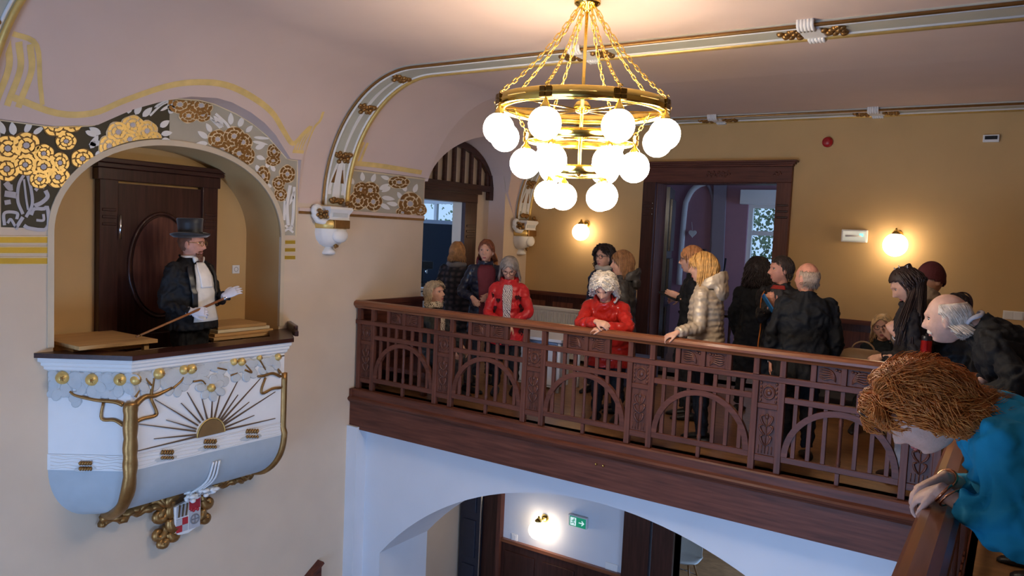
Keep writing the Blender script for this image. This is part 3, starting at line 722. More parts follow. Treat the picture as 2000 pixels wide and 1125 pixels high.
# rising sun
sc = (411, 846)
SUN = mat('dull_gold_relief', srgb(150, 116, 72), rough=.45, metal=.5, var=.1)
base_dir = (1, -.235)
P = [(sc[0] + 25 * math.cos(a) * 1.0, sc[1] - 30 * math.sin(a) - .235 * 25 * math.cos(a) + 3) for a in [PI * i / 14 for i in range(15)]]
b = MB(); b.prism([FF.at(x, y, .002) for x, y in P], FF.n * .010); b.build('sun_disc', SUN, pul)
b = MB(); Q = [FF.at(sc[0] + 27 * math.cos(a), sc[1] - 32 * math.sin(a) - .235 * 27 * math.cos(a) + 3, .008) for a in [PI * i / 18 for i in range(19)]]; b.tube(Q, .006, 6); b.build('sun_rim', GOLD, pul, True)
for ex, ey in ((262, 882), (300, 857), (263, 827), (324, 820), (302, 780), (353, 787), (365, 766), (394, 779), (414, 777), (430, 767), (463, 745), (464, 771), (508, 739), (486, 785), (537, 765), (496, 811), (537, 817)):
    d = Vector((ex - sc[0], ey - sc[1])); L = d.length; d.normalize(); nn = Vector((-d.y, d.x)); s = Vector(sc) + d * 29
    e = Vector((ex, ey)); w0 = 3.3; w1 = .9; pr = [s + nn * w0 / 2, e + nn * w1 / 2, e - nn * w1 / 2, s - nn * w0 / 2]
    b = MB(); b.prism([FF.at(p.x, p.y, .002) for p in pr], FF.n * .007); b.build('sun_ray', mat('bronze_ray', srgb(120, 94, 72), rough=.45, metal=.5, var=.1), pul)
# water lilies
for f, x, y in ((FL, 168, 909), (FF, 324, 889), (FF, 408, 868), (FF, 490, 848)):
    for dx, dy in ((-10, 8), (8, 5)): relief_blob(f, oval((x + dx, y + dy), 13, 4.5, -.2 if f is FF else 0), .006, .004, 'lily_pad', GREYL, pul)
    b = MB(); r2 = random.Random(x)
    for i in range(5):
        for s in (-1, 1):
            p = f.at(x - 10 + i * 5, y + s * 2.5, .01); q = f.at(x - 10 + i * 5 + 1.5, y + s * 9 - (2 if f is FF else 0), .014); b.tube([p, lerp(p, q, .5) + f.n * .006, q], [.010, .013, .006], 6)
    b.build('gilded_lily', GOLDB, pul, True)
# white ribbon above the arms
b = MB(); rr = random.Random(4)
for k in range(3):
    P = [rows[2][1].lerp(rows[2][2], .50 + .02 * k) + Vector((.02, 0, .02)), rows[5][1].lerp(rows[5][2], .50 + .025 * k) + Vector((.02, 0, 0)), rows[9][1].lerp(rows[9][2], .49 + .03 * k) + Vector((.03, 0, -.0)), Vector((X0 + .16, 3.86 + .04 * k, -.585))]
    b.tube(catmull(P, 14), .010, 6)
b.build('white_ribbon', WHITE, pul, True)
b = MB()
for i in range(34): b.ball((X0 + .22 + rr.uniform(-.05, .05), 3.97 + rr.uniform(-.12, .14), -.60 + rr.uniform(-.035, .035)), (.022, .032 * rr.uniform(.6, 1.2), .018), 7, 5)
b.build('white_mantling', WHITE, pul, True)
# coat of arms
def SH(y, z, off=0): return Vector((X0 + .085 + off, y, z))
sh = thing('shield_dummy', None, None) if False else None
out = [(3.80, -.70), (4.05, -.64), (4.05, -.87), (4.02, -.93), (3.93, -.965), (3.84, -.955), (3.80, -.91)]
b = MB(); b.prism([SH(y, z) for y, z in out], (.035, 0, 0)); shield = b.build('shield', WHITE, pul, bevel=.006)
RED = mat('heraldic_red', srgb(178, 44, 52), rough=.5, var=.1); GRF = mat('heraldic_grey', srgb(184, 182, 184), rough=.5, var=.05); BRN = mat('heraldic_brown', srgb(112, 90, 62), rough=.4, metal=.4, var=.1)
def fld(y0, y1, z0, z1, m, nm): b = MB(); b.box((X0 + .12, y0, z0), (X0 + .126, y1, z1)); b.build(nm, m, shield)
fld(3.815, 3.925, -.80, -.70, GRF, 'striped_field'); fld(3.935, 4.04, -.93, -.77, GRF, 'wheel_field'); fld(3.935, 4.04, -.76, -.665, RED, 'red_field')
for i in range(3): b = MB(); b.bar((X0 + .128, 3.833 + i * .034, -.795), (X0 + .128, 3.842 + i * .036, -.69), .014, .006, up=(1, 0, 0)); b.build('stripe', BRN, shield)
for i in range(2):
    for j in range(2): fld(3.815 + i * .055, 3.868 + i * .055, -.93 + j * .06, -.872 + j * .06, RED if i == j else GRF, 'chequer')
b = MB(); b.tube([(X0 + .13, 3.987 + .04 * math.cos(a), -.85 + .04 * math.sin(a)) for a in [2 * PI * i / 20 for i in range(20)]], .006, 6, closed=True)
b.bar((X0 + .13, 3.95, -.85), (X0 + .13, 4.025, -.85), .008, .006); b.bar((X0 + .13, 3.987, -.885), (X0 + .13, 3.987, -.815), .008, .006); b.build('wheel', mat('grey_relief', srgb(130, 128, 130), rough=.5, var=.05), shield)
for i in range(4): b = MB(); b.ball((X0 + .128, 3.955 + .02 * i, -.76 - .012 * (i % 2)), (.008, .014, .016), 7, 5); b.build('red_drop', RED, shield, True)
# gilded acanthus around it
r3 = random.Random(9)
def curl(p, ang, s, flip, rad):
    P = []
    for i in range(15):
        t = i / 14; a = ang + flip * t * t * 5.2; 
        if i == 0: q = Vector(p); P.append(q); continue
        q = P[-1] + Vector((.004 * math.sin(i), math.cos(a), math.sin(a))) * s / 14; P.append(q)
    b = MB(); b.tube(P, [rad * (1.15 - .8 * abs(i / 14 - .35)) for i in range(15)], 7); return b.build('acanthus_leaf', GOLDB, pul, True)
for (y, z, a, s, fl) in ((3.80, -.64, 200, .22, -1), (3.80, -.66, 235, .26, 1), (3.77, -.72, 250, .24, -1), (3.77, -.80, 260, .22, 1), (3.76, -.86, 265, .24, -1), (3.77, -.92, 280, .18, 1), (3.84, -.62, 160, .20, 1), (3.74, -.70, 215, .16, 1), (3.75, -.96, 260, .14, -1),
                         (4.07, -.62, -20, .20, 1), (4.07, -.66, -50, .22, -1), (4.09, -.72, -80, .20, 1), (4.09, -.80, -85, .18, -1), (4.08, -.86, -80, .16, 1), (4.02, -.60, 20, .20, -1), (3.9, -.60, 170, .18, -1), (3.98, -.60, 10, .16, 1)):
    curl((X0 + .06 + r3.uniform(0, .04), y, z), math.radians(a), s, fl, .036)
# boards and table stored in the niche behind the speaker
t = thing('plywood_table', 'pale plywood table top behind the ledge of the pulpit', 'table', (-6.1, 3.2, 0))
b = MB(); b.box((-6.40, 2.94, .745), (-5.72, 3.56, .775)); b.build('table_top', PALEWOOD, t, bevel=.004)
for x, y in ((-6.36, 2.98), (-6.36, 3.5), (-5.98, 3.02), (-5.80, 3.5)): b = MB(); b.box((x - .02, y - .02, 0), (x + .02, y + .02, .745)); b.build('leg', PALEWOOD, t)
b = MB(); b.box((-6.38, 2.96, .70), (-5.84, 3.54, .745)); b.build('apron', PALEWOOD, t)
tb = thing('side_table', 'low pale table carrying the boards to the right of the man in the top hat', 'table', (-6.15, 4.5, 0))
b = MB(); b.box((-6.40, 4.20, .68), (-5.90, 4.92, .705)); b.build('table_top', PALEWOOD, tb)
for x, y in ((-6.36, 4.24), (-6.36, 4.86), (-5.95, 4.24), (-5.95, 4.86)): b = MB(); b.box((x - .02, y - .02, 0), (x + .02, y + .02, .68)); b.build('leg', PALEWOOD, tb)
for i, (z, a, lb) in enumerate(((.706, 0, 'lowest of the pale boards stacked right of the man in the top hat'), (.737, .03, 'middle of the pale boards stacked right of the man in the top hat'), (.768, -.02, 'topmost of the pale boards stacked right of the man in the top hat'))):
    b = MB(); R = Matrix.Rotation(a, 3, 'Z'); b.cbox((-6.14, 4.55 - .01 * i, z + .015), (.42, .64 - .06 * i, .028), R); tag(b.build('board', [PALEWOOD, WHITE, PALEWOOD][i] if i != 1 else mat('cream_board', srgb(226, 212, 178), rough=.6, var=.05), bevel=.003), lb, 'board', 'boards stacked in the niche')
# ------------------------------------------------------------------ niche door
d = struct(MB().box((NB, 3.60, 0), (NB + .05, 4.42, 2.02)).build('door_1', DWOOD))
def dpart(a, c, nm, m=DWOOD, bev=.006): b = MB(); b.box(a, c); return b.build(nm, m, d, bevel=bev)
x = NB
for ya, yb in ((3.44, 3.60), (4.40, 4.56)):
    dpart((x, ya, 0), (x + .08, yb, 2.06), 'jamb')
    for z in (1.78, 1.72, 1.66): dpart((x + .075, ya + .02, z), (x + .088, yb - .02, z + .025), 'jamb_fillet')
dpart((x, 3.42, 2.04), (x + .09, 4.58, 2.14), 'lintel'); dpart((x, 3.40, 2.14), (x + .12, 4.60, 2.18), 'lintel_cap', DWOODX); dpart((x, 3.37, 2.18), (x + .15, 4.63, 2.22), 'lintel_cap', DWOODX)
b = MB(); P = [Vector((x + .055, 4.01 + .30 * math.cos(a), 1.32 + .46 * math.sin(a))) for a in [2 * PI * i / 48 for i in range(48)]]; b.tube(P, .016, 8, closed=True); b.build('oval_moulding', DWOOD, d, True)
b = MB(); b.prism([Vector((x + .05, 4.01 + .27 * math.cos(a), 1.32 + .43 * math.sin(a))) for a in [2 * PI * i / 40 for i in range(40)]], (.014, 0, 0)); b.build('oval_panel', WOODZ, d)
dpart((x + .05, 3.68, .10), (x + .066, 4.34, .72), 'lower_panel')
b = MB(); b.tube([(x + .10, 3.605, 1.55), (x + .10, 3.605, 1.75)], .012, 8); b.build('hinge', CHROME, d, True)
def socket(name, p, n, label, w=.082, h=.082, group=None):
    """switch or socket plate on a wall; n = wall normal axis vector"""
    n = Vector(n); u = n.cross(Vector((0, 0, 1))).normalized(); R = Matrix((u, n, Vector((0, 0, 1)))).transposed()
    t = thing(name, label, 'switch' if 'switch' in name else 'socket', p, group)
    b = MB(); b.cbox(Vector(p) + n * .005, (w, .010, h), R); b.build('plate', PLASTIC, t, bevel=.003)
    return t, R, n, u
t, R, n, u = socket('wall_socket', Vector((NB, 4.83, 1.27)), (1, 0, 0), 'white wall socket in the niche right of the man in the top hat')
b = MB(); b.lathe(wloc(t) + n * .006, [(.024, .0), (.024, .006), (.018, .005), (.018, .001), (0, .001)], 16, (1, 0, 0)); b.build('socket_well', mat('socket_grey', srgb(170, 168, 165), var=0), t)
# ================================================================== chandelier
CX, CY = -2.45, 4.44
ch = thing('chandelier', 'large brass three-tier chandelier with lit white glass globes', 'chandelier', (CX, CY, 2.0))
vd = Vector((CX, CY, 0)).normalized()                       # direction away from the viewer, on plan
sd = Vector((vd.y, -vd.x, 0))                               # to the right as seen by the viewer
def chp(ang, r, z):                                         # ang = 0 towards the viewer, positive to the right
    a = math.radians(ang); return Vector((CX, CY, z)) - vd * math.cos(a) * r + sd * math.sin(a) * r
def band_ring(r, z, h, th, name, n=64):
    b = MB(); rows = []
    for i in range(n):
        a = 360 * i / n
        rows.append([chp(a, r, z - h / 2), chp(a, r + th * .5, z - h / 2), chp(a, r + th, z - h / 2 + .006), chp(a, r + th, z + h / 2 - .006), chp(a, r + th * .5, z + h / 2), chp(a, r, z + h / 2)])
    b.grid(rows, cu=True, cv=True); return b.build(name, BRASS, ch, True)
b = MB(); b.lathe((CX, CY, 0), [(0, ZC), (.085, ZC), (.085, ZC - .02), (.06, ZC - .035), (.03, ZC - .055), (.012, ZC - .07), (0, ZC - .07)], 24); b.build('ceiling_rose', BRASS, ch, True)
b = MB(); b.tube([(CX, CY, ZC - .06), (CX, CY, 2.18)], .011, 10); b.build('stem', BRASS, ch, True)
ZR1, ZR2, ZR3 = 2.58, 2.375, 2.165
R1, R2, R3 = .548, .345, .185
r1 = band_ring(R1, ZR1, .075, .016, 'upper_ring'); band_ring(R1 - .05, ZR1 - .03, .012, .012, 'inner_hoop')
band_ring(R2, ZR2, .060, .014, 'middle_ring'); band_ring(R3, ZR3, .060, .014, 'lower_ring', 40)
DKB = mat('dark_brass_plaque', srgb(122, 92, 44), rough=.3, metal=1, var=.1)
GA1 = [22.5 + 45 * i for i in range(8)]; GA2 = [90, -90, 30, -30, 150, -150]; GA3 = [-85, -150, 58, 130]
globe_mesh = {}
def pendant(ang, r, zr, drop, R, hb):
    p = chp(ang, r + .008, zr)
    a = math.radians(ang); out = (-vd * math.cos(a) + sd * math.sin(a)); tn = Vector((0, 0, 1)).cross(out)
    Rm = Matrix((tn, out, Vector((0, 0, 1)))).transposed()
    for i in (-1, 1):
        for j in (-1, 1):
            b = MB(); b.cbox(p + tn * .021 * i + Vector((0, 0, j * .017)) + out * .012, (.036, .010, .030), Rm); b.build('plaque', DKB, ch, bevel=.003)
    b = MB(); z0 = zr - hb / 2
    b.lathe((p.x, p.y, 0), [(.006, z0 + .02), (.008, z0), (.012, z0 - .012), (.030, z0 - drop + .012), (.036, z0 - drop - .008), (.028, z0 - drop - .012), (0, z0 - drop - .012)], 14); b.build('socket_cup', BRASS, ch, True)
    b = MB(); b.ball((p.x, p.y, z0 - drop - R * .93), R, 24, 14); b.build('globe', BULB, ch, True)
for a in GA1: pendant(a, R1, ZR1, .055, .098, .075)
for a in GA2: pendant(a, R2, ZR2, .045, .100, .06)
for a in GA3: pendant(a, R3, ZR3, .040, .092, .06)
for i in range(8):
    b = MB(); b.bar(chp(45 * i, .02, ZR1 - .02), chp(45 * i, R1, ZR1 - .02), .020, .008); b.build('spoke', BRASS, ch)
    b = MB(); m = chp(45 * i + 22.5, R1 + .017, ZR1); tt = (chp(45 * i + 23.5, R1, 0) - chp(45 * i + 21.5, R1, 0)).normalized()
for i in range(8):
    P = [chp(45 * i - 8 + 16 * k / 6, R1 + .018, ZR1 + .004) for k in range(7)]
    b = MB(); b.tube(P, .0035, 5); b.build('raised_bar', GOLD, ch, True)
for i in range(6):
    b = MB(); b.bar(chp(60 * i, .02, ZR2), chp(60 * i, R2, ZR2), .016, .007); b.build('spoke', BRASS, ch)
for i in range(4):
    b = MB(); b.bar(chp(90 * i + 20, .01, ZR3), chp(90 * i + 20, R3, ZR3), .014, .007); b.build('spoke', BRASS, ch)
for z, r in ((ZR1, .06), (ZR2 + .02, .045), (ZR3, .04), (2.15, .02)):
    b = MB(); b.lathe((CX, CY, 0), [(0, z + r * .8), (r * .6, z + r * .6), (r, z), (r * .6, z - r * .6), (0, z - r * .8)], 16); b.build('hub', BRASS, ch, True)
# chains of long links
b = MB(); L, w = .046, .010
P = [Vector((w * math.cos(a) + 0, 0, (L / 2 - w) * (1 if math.sin(a) > 0 else -1) + w * math.sin(a))) for a in [PI / 8 + 2 * PI * i / 12 for i in range(12)]]
b.tube(P, .0034, 6, closed=True, up=(0, 1, 0)); link0 = b.build('chain_link', BRASS, None, True); lm = link0.data; bpy.data.objects.remove(link0)
def chain(p, q, sag, n):
    t = bpy.data.objects.new('chain', None); COL.objects.link(t); t.parent = ch; t.location = Vector(p) - wloc(ch); 
    pts = [lerp(p, q, i / n) + Vector((0, 0, -sag * 4 * (i / n) * (1 - i / n))) for i in range(n + 1)]
    for i in range(n):
        a, c = pts[i], pts[i + 1]; o = bpy.data.objects.new('chain_link', lm); COL.objects.link(o); o.parent = t
        d = (c - a); o.location = (a + c) / 2 - Vector(p)
        o.rotation_euler = (d.to_track_quat('Z', 'Y') @ Quaternion((0, 0, 1), (i % 2) * PI / 2)).to_euler()
        o.scale = (1, 1, d.length / .036)
for a in GA1: chain(chp(a, .05, ZC - .03), chp(a, R1 + .008, ZR1 + .045), .055, 19)
for a in GA1:
    p = chp(a, R1 + .008, ZR1 + .035); b = MB(); b.tube([p + Vector((0, 0, -.02)), p + Vector((0, 0, .012)), p + sd * .008 + Vector((0, 0, .022)), p + sd * .016 + Vector((0, 0, .010))], .004, 6); b.build('hook', BRASS, ch, True)
for a in GA2[:2]: chain(chp(a, R1 * .8, ZR1 - .02), chp(a, R2, ZR2 + .03), .01, 6)

# ================================================================== oak balustrade
bal = thing('balustrade', 'dark oak gallery balustrade with arched slats and carved panels', 'railing', (-5.95, 6.0, 0))
YB = 6.0; PER = 1.06; XP = [-5.915 + PER * i for i in range(6)]       # left edge of each pair of posts
XE = -0.30
def bbox(x0, x1, y0, y1, z0, z1, nm, m=WOODZ, par=bal, bev=.003): b = MB(); b.box((x0, y0, z0), (x1, y1, z1)); return b.build(nm, m, par, bevel=bev)
b = MB()
prof = [(-.030, .875), (-.038, .89), (-.055, .905), (-.058, .925), (-.045, .945), (-.02, .955), (.02, .955), (.045, .945), (.058, .925), (.055, .905), (.038, .89), (.030, .875)]
b.grid([[Vector((x, YB + y, z)) for y, z in prof] for x in (X0 + .005, XE + .12)], cv=True); b.f.append(tuple(range(12))); b.m.append(0); b.build('handrail', RAILX, bal)
bbox(X0 + .01, XE, YB - .022, YB + .022, .703, .748, 'middle_rail', WOODX)
def at_bays(o, n0=1, n=5, only=None):
    for i in range(n0, n): share(o, (PER * i, 0, 0), bal)
def rep(f, k=6): o = f(); [share(o, (PER * i, 0, 0), bal) for i in range(1, k)]; return o
x = XP[0]
for dx in (0, .20): rep(lambda: bbox(x + dx, x + dx + .048, YB - .024, YB + .024, 0, .703, 'post')); rep(lambda: bbox(x + dx, x + dx + .045, YB - .024, YB + .024, .748, .88, 'short_post')); rep(lambda: bbox(x + dx - .002, x + dx + .047, YB - .027, YB + .027, .748, .760, 'post_foot'))
xa, xb = x + .048, x + .20
rep(lambda: bbox(xa, xb, YB - .016, YB + .016, .49, .53, 'panel_rail', WOODX)); rep(lambda: bbox(xa, xb, YB - .016, YB + .016, .075, .126, 'panel_rail', WOODX))
rep(lambda: bbox(xa, xb, YB - .006, YB + .008, .53, .703, 'carved_panel')); rep(lambda: bbox(xa, xb, YB - .006, YB + .008, .126, .49, 'carved_panel'))
xm = (xa + xb) / 2
CARVE = wood('carved_oak', srgb(96, 56, 43), axis='z', rough=.35, coat=.3)
def rosette():
    b = MB(); c = Vector((xm, YB - .008, .617))
    b.tube([c + Vector((.045 * math.cos(a), 0, .05 * math.sin(a))) for a in [2 * PI * i / 14 for i in range(14)]], .008, 5, closed=True); b.ball(c, (.024, .008, .026), 10, 6)
    for i in range(5):
        for s in (-1, 1): b.ball((xm + s * .058, YB - .007, .55 + .034 * i), (.010, .007, .014), 6, 4)
    return b.build('carved_rosette', CARVE, bal, True)
rep(rosette)
def plant():
    b = MB(); b.tube([(xm, YB - .008, .16), (xm, YB - .008, .42)], .005, 5)
    for s in (-1, 1):
        for (z, h, w_) in ((.40, .06, .045), (.33, .05, .05), (.25, .05, .04)):
            b.tube(catmull([(xm, YB - .008, z - .05), (xm + s * w_ * .7, YB - .010, z - .02), (xm + s * w_, YB - .010, z + h * .4), (xm + s * w_ * .45, YB - .008, z + h * .6)], 8), [.004, .007, .009, .010, .010, .009, .007, .004], 5)
    b.ball((xm, YB - .008, .43), (.016, .008, .024), 8, 6)
    for i in range(5): b.bar((xm - .05 + .025 * i, YB - .008, .14), (xm - .05 + .025 * i, YB - .008, .20), .008, .006)
    return b.build('carved_plant', CARVE, bal, True)
rep(plant)
# one bay: arch, slats, small rails, top panels
u0, u1 = x + .248, x + PER; um = (u0 + u1) / 2
NB5 = 5
rep(lambda: bbox(u0, u1, YB - .018, YB + .018, .555, .60, 'third_rail', WOODX), NB5); rep(lambda: bbox(u0, u1, YB - .018, YB + .018, .095, .142, 'bottom_rail', WOODX), NB5)
def barch():
    b = MB(); rows = []; hw = (u1 - u0) / 2
    for i in range(29):
        a = PI * i / 28; c, s = math.cos(a), math.sin(a)
        po = (um - hw * c, .142 + .413 * s); pi_ = (um - (hw - .045) * c, .142 + .368 * s)
        rows.append([Vector((po[0], YB - .021, po[1])), Vector((po[0], YB + .021, po[1])), Vector((pi_[0], YB + .021, pi_[1])), Vector((pi_[0], YB - .021, pi_[1]))])
    b.grid(rows, cv=True); return b.build('slat_arch', WOODX, bal)
rep(barch, NB5)
SX = [um + .108 * k for k in (-3, -2, -1, 0, 1, 2, 3)]
for k, sx in enumerate(SX):
    if k == 3:
        b = MB(); b.lathe((sx, YB, 0), [(.016, .142), (.016, .16), (.019, .165), (.016, .172), (.019, .18), (.016, .188), (.014, .20), (.015, .44), (.018, .452), (.015, .46), (.018, .468), (.015, .476), (.018, .484), (.015, .495), (.015, .53)], 10); o = b.build('turned_slat', WOODZ, bal, True); at_bays(o)
        rep(lambda: bbox(sx - .016, sx + .016, YB - .014, YB + .014, 0, .095, 'slat_foot'), NB5); rep(lambda: bbox(sx - .016, sx + .016, YB - .012, YB + .012, .60, .703, 'slat'), NB5)
    else: rep(lambda: bbox(sx - .016, sx + .016, YB - .012, YB + .012, .142, .703, 'slat'), NB5)
for c0, c1 in ((um - .232, um - .190), (um - .020, um + .020), (um + .190, um + .232)): rep(lambda: bbox(c0, c1, YB - .022, YB + .022, .748, .88, 'short_post'), NB5)
for c0, c1 in ((um - .190, um - .020), (um + .020, um + .190)):
    rep(lambda: bbox(c0, c1, YB - .005, YB + .008, .748, .88, 'carved_panel'), NB5)
    def vine():
        b = MB(); cm = (c0 + c1) / 2; s = 1 if cm > um else -1
        for k in range(5):
            b.tube(catmull([(cm - s * .05, YB - .007, .765 + .006 * k), (cm - s * .02, YB - .010, .79 + .012 * k), (cm + s * .03, YB - .010, .775 + .020 * k), (cm + s * .066, YB - .007, .79 + .014 * k)], 9), [.003, .006, .007, .007, .006, .007, .007, .005, .003], 5)
        for k in range(4): b.ball((cm - s * .05 + .022 * k, YB - .008, .855 - .005 * (k % 2)), (.012, .008, .010), 7, 5)
        return b.build('carved_vine', CARVE, bal, True)
    rep(vine, NB5)
b = MB(); b.box((XE - .02, YB - .05, 0), (XE + .10, YB + .05, .90)); b.build('corner_post', WOODZ, bal, bevel=.005)
bbox(XP[5] + .248, XE, YB - .018, YB + .018, .555, .60, 'third_rail', WOODX)
bbox(XP[5] + .248, XE, YB - .018, YB + .018, .095, .142, 'bottom_rail', WOODX)
# oak edge beam with mouldings
b = MB(); pr = [(6.10, 0.0), (5.945, 0.0), (5.935, -.012), (5.935, -.075), (5.905, -.09), (5.895, -.105), (5.905, -.125), (5.925, -.14), (5.935, -.155), (5.935, -.43), (6.10, -.43)]
b.grid([[Vector((xx, y, z)) for y, z in pr] for xx in (X0, -.12)], cv=True); b.f.append(tuple(range(len(pr)))); b.m.append(0)
beam = struct(b.build('trim_8', WOODX))
b = MB(); b.bar((-5.985 + .04, 5.925, -.05), (-5.985 + .075, 5.925, -.05), .02, .10); b.build('beam_end', WOODX, beam)
for xx in (-2.95, -2.88): b = MB(); b.tube([(xx, 5.935, -.22), (xx, 5.915, -.225), (xx, 5.905, -.205)], .006, 6); b.build('hook', BRASS, beam, True)
# ------------------------------------------------------------------ near railing, running towards the viewer
nr = thing('side_railing', 'dark oak side railing the woman in turquoise leans on', 'railing', (-.16, 2.4, 0))
b = MB(); xc = -.160
b.grid([[Vector((xc + y, yy, z)) for y, z in prof] for yy in (-1.6, 5.94)], cv=True); b.f.append(tuple(range(12))); b.m.append(0); b.f.append(tuple(range(12, 24))); b.m.append(0); b.build('handrail', RAILY, nr)
for z0, z1 in ((.703, .748), (.555, .60), (.095, .142)):
    b = MB(); b.box((xc - .02, -1.6, z0), (xc + .02, 5.94, z1)); b.build('rail', WOODY, nr, bevel=.003)
b = MB(); b.box((xc - .024, -1.58, 0), (xc + .024, -1.53, .88)); p0 = b.build('post', WOODZ, nr, bevel=.003)
for i in range(1, 8): share(p0, (0, 1.06 * i, 0), nr)
b = MB(); b.box((xc - .012, -1.45, .142), (xc + .012, -1.418, .703)); p0 = b.build('slat', WOODZ, nr)
for i in range(1, 62): share(p0, (0, .118 * i, 0), nr)
b = MB(); b.box((-.22, -4.0, -.43), (-.10, 5.93, 0)); struct(b.build('trim_9', WOODY))

# ================================================================== far wall: door case, lamps, signals
dc = struct(MB().box((DX0 - .17, YW - .06, 0), (DX0, YW + .02, DZ)).build('door_2', DWOOD)); dc['label'] = 'dark oak door case on the far gallery wall'
def dcp(a, c, nm, m=WOODZ, bev=.006): b = MB(); b.box(a, c); return b.build(nm, m, dc, bevel=bev)
dcp((DX1, YW - .06, 0), (DX1 + .17, YW + .02, DZ), 'jamb')
dcp((DX0 - .17, YW - .06, DZ), (DX1 + .17, YW + .02, DZ + .19), 'lintel', WOODX)
for i, (e, d_) in enumerate(((.01, .075), (.03, .095), (.055, .12))): dcp((DX0 - .17 - e, YW - d_, DZ + .19 + .022 * i), (DX1 + .17 + e, YW, DZ + .19 + .022 * (i + 1)), 'lintel_cap', WOODX, .004)
dcp((DX0 - .02, YW, 0), (DX0 + .01, YW + .3, DZ), 'lining'); dcp((DX1 - .01, YW, 0), (DX1 + .02, YW + .3, DZ), 'lining'); dcp((DX0, YW, DZ - .01), (DX1, YW + .3, DZ + .02), 'lining')
for z in (2.20, 2.13, 2.06):
    for x_ in (DX0 - .15, DX1 + .02): dcp((x_, YW - .072, z), (x_ + .13, YW - .058, z + .025), 'jamb_fillet', DWOOD)
b = MB()
for i in range(18): b.ball((-3.05 - .28 * (i / 17) + 0, YW - .062, DZ + .10 + .03 * math.sin(i * 1.7)), (.016, .008, .014), 6, 4)
b.build('carving', CARVE, dc, True)
b = MB()
for i in range(8): b.ball((-2.44 - .08 * (i / 7), YW - .062, DZ + .10 + .02 * math.sin(i * 1.7)), (.012, .008, .012), 6, 4)
b.build('carving', CARVE, dc, True)
# open door leaf
lf = MB(); lf.bar((DX0 + .03, YW + .31, 1.235), (DX0 - .20, YW + 1.06, 1.235), .045, 2.43); BLUEGREY = mat('dark_stained_door', srgb(40, 32, 32), rough=.4, var=.1, coat=.2)
door = struct(lf.build('door_3', BLUEGREY))
for z0, z1 in ((.15, .85), (1.0, 1.5), (1.6, 2.3)): b = MB(); b.bar((DX0 + .022, YW + .43, (z0 + z1) / 2), (DX0 - .135, YW + .94, (z0 + z1) / 2), .06, z1 - z0); b.build('door_panel', BLUEGREY, door, bevel=.006)

def sconce(p, label, R=.125, lamp=True, n=(0, -1, 0), up=.13, mat_=None):
    p = Vector(p); n = Vector(n); t = thing('wall_sconce', label, 'wall lamp', p, 'brass wall lamps with a round globe')
    top = p + n * 0 + Vector((0, 0, 0))
    b = MB(); b.lathe(top, [(0, 0), (.05, 0), (.05, .012), (.038, .02), (.038, .028), (.02, .034), (0, .034)], 20, n); b.build('wall_plate', BRASS, t, True)
    g = top + n * .16 + Vector((0, 0, -up))
    b = MB(); b.tube(catmull([top + n * .03, top + n * .10 + Vector((0, 0, .01)), g + Vector((0, 0, R + .05)), g + Vector((0, 0, R * .93))], 12), .010, 8); b.build('arm', BRASS, t, True)
    b = MB(); b.lathe(g + Vector((0, 0, R * .9)), [(.045, -.01), (.045, .012), (.03, .03), (.012, .045), (0, .045)], 16); b.build('globe_cap', BRASS, t, True)
    b = MB(); b.ball(g, R, 24, 14); b.build('globe', mat_ or BULB2, t, True)
    return t
q = ony(1146, 438, YW); sconce(q, 'lit globe wall lamp left of the tall doorway on the gallery', up=.11, R=.115)
q = ony(1754, 459, YW); sconce(q, 'lit globe wall lamp on the ochre wall above the seated blonde woman', up=.11, R=.125)
# emergency light
q = ony(1670, 461, YW); t = thing('emergency_light', 'rectangular white emergency light left of the right-hand wall lamp', 'light', q)
b = MB(); b.cbox(q + Vector((0, -.03, 0)), (.27, .06, .14)); b.build('housing', PLASTIC, t, bevel=.008)
b = MB(); b.cbox(q + Vector((0, -.061, 0)), (.24, .006, .115)); b.build('diffuser', mat('frosted_diffuser', srgb(198, 214, 210), rough=.2, var=.05, coat=.3), t, bevel=.003)
b = MB(); b.tube([q + Vector((-.09, -.066, 0)), q + Vector((.08, -.066, 0))], .010, 8); b.build('tube', WHITE, t, True)
b = MB(); b.cbox(q + Vector((.075, -.068, .012)), (.035, .008, .03)); b.build('green_indicator', mat('green_led', (.1, .8, .5), var=0, emit=(.2, 1, .75), estr=1.6), t)
# fire alarm, detector, switches
q = ony(1617, 278, YW); t = thing('fire_alarm', 'round red fire alarm sounder high on the ochre wall', 'alarm', q)
ALR = mat('alarm_red', srgb(168, 28, 34), rough=.35, var=.03)
b = MB(); b.lathe(q, [(0, 0), (.058, 0), (.058, .03), (.05, .045), (.03, .055), (0, .055)], 28, (0, -1, 0)); b.build('body', ALR, t, True)
b = MB(); b.tube([q + Vector((.032 * math.cos(a), -.052, .032 * math.sin(a))) for a in [2 * PI * i / 24 for i in range(24)]], .004, 6, closed=True); b.build('ridge', ALR, t, True)
q = ony(1936, 271, YW); t = thing('motion_detector', 'small white detector box with black window high on the right', 'detector', q)
b = MB(); b.cbox(q + Vector((0, -.022, 0)), (.145, .044, .075)); b.build('housing', PLASTIC, t, bevel=.006)
b = MB(); b.cbox(q + Vector((0, -.046, .006)), (.11, .006, .036)); b.build('window', BLACKP, t, bevel=.002)
q = ony(1979, 616, YW); t, R, n, u = socket('light_switch', q, (0, -1, 0), 'white double light switch behind the bald man in black', .18, .088)
for s in (-1, 1): b = MB(); b.cbox(q + n * .012 + u * .043 * s, (.072, .006, .072), R); b.build('rocker', PLASTIC, t, bevel=.002)
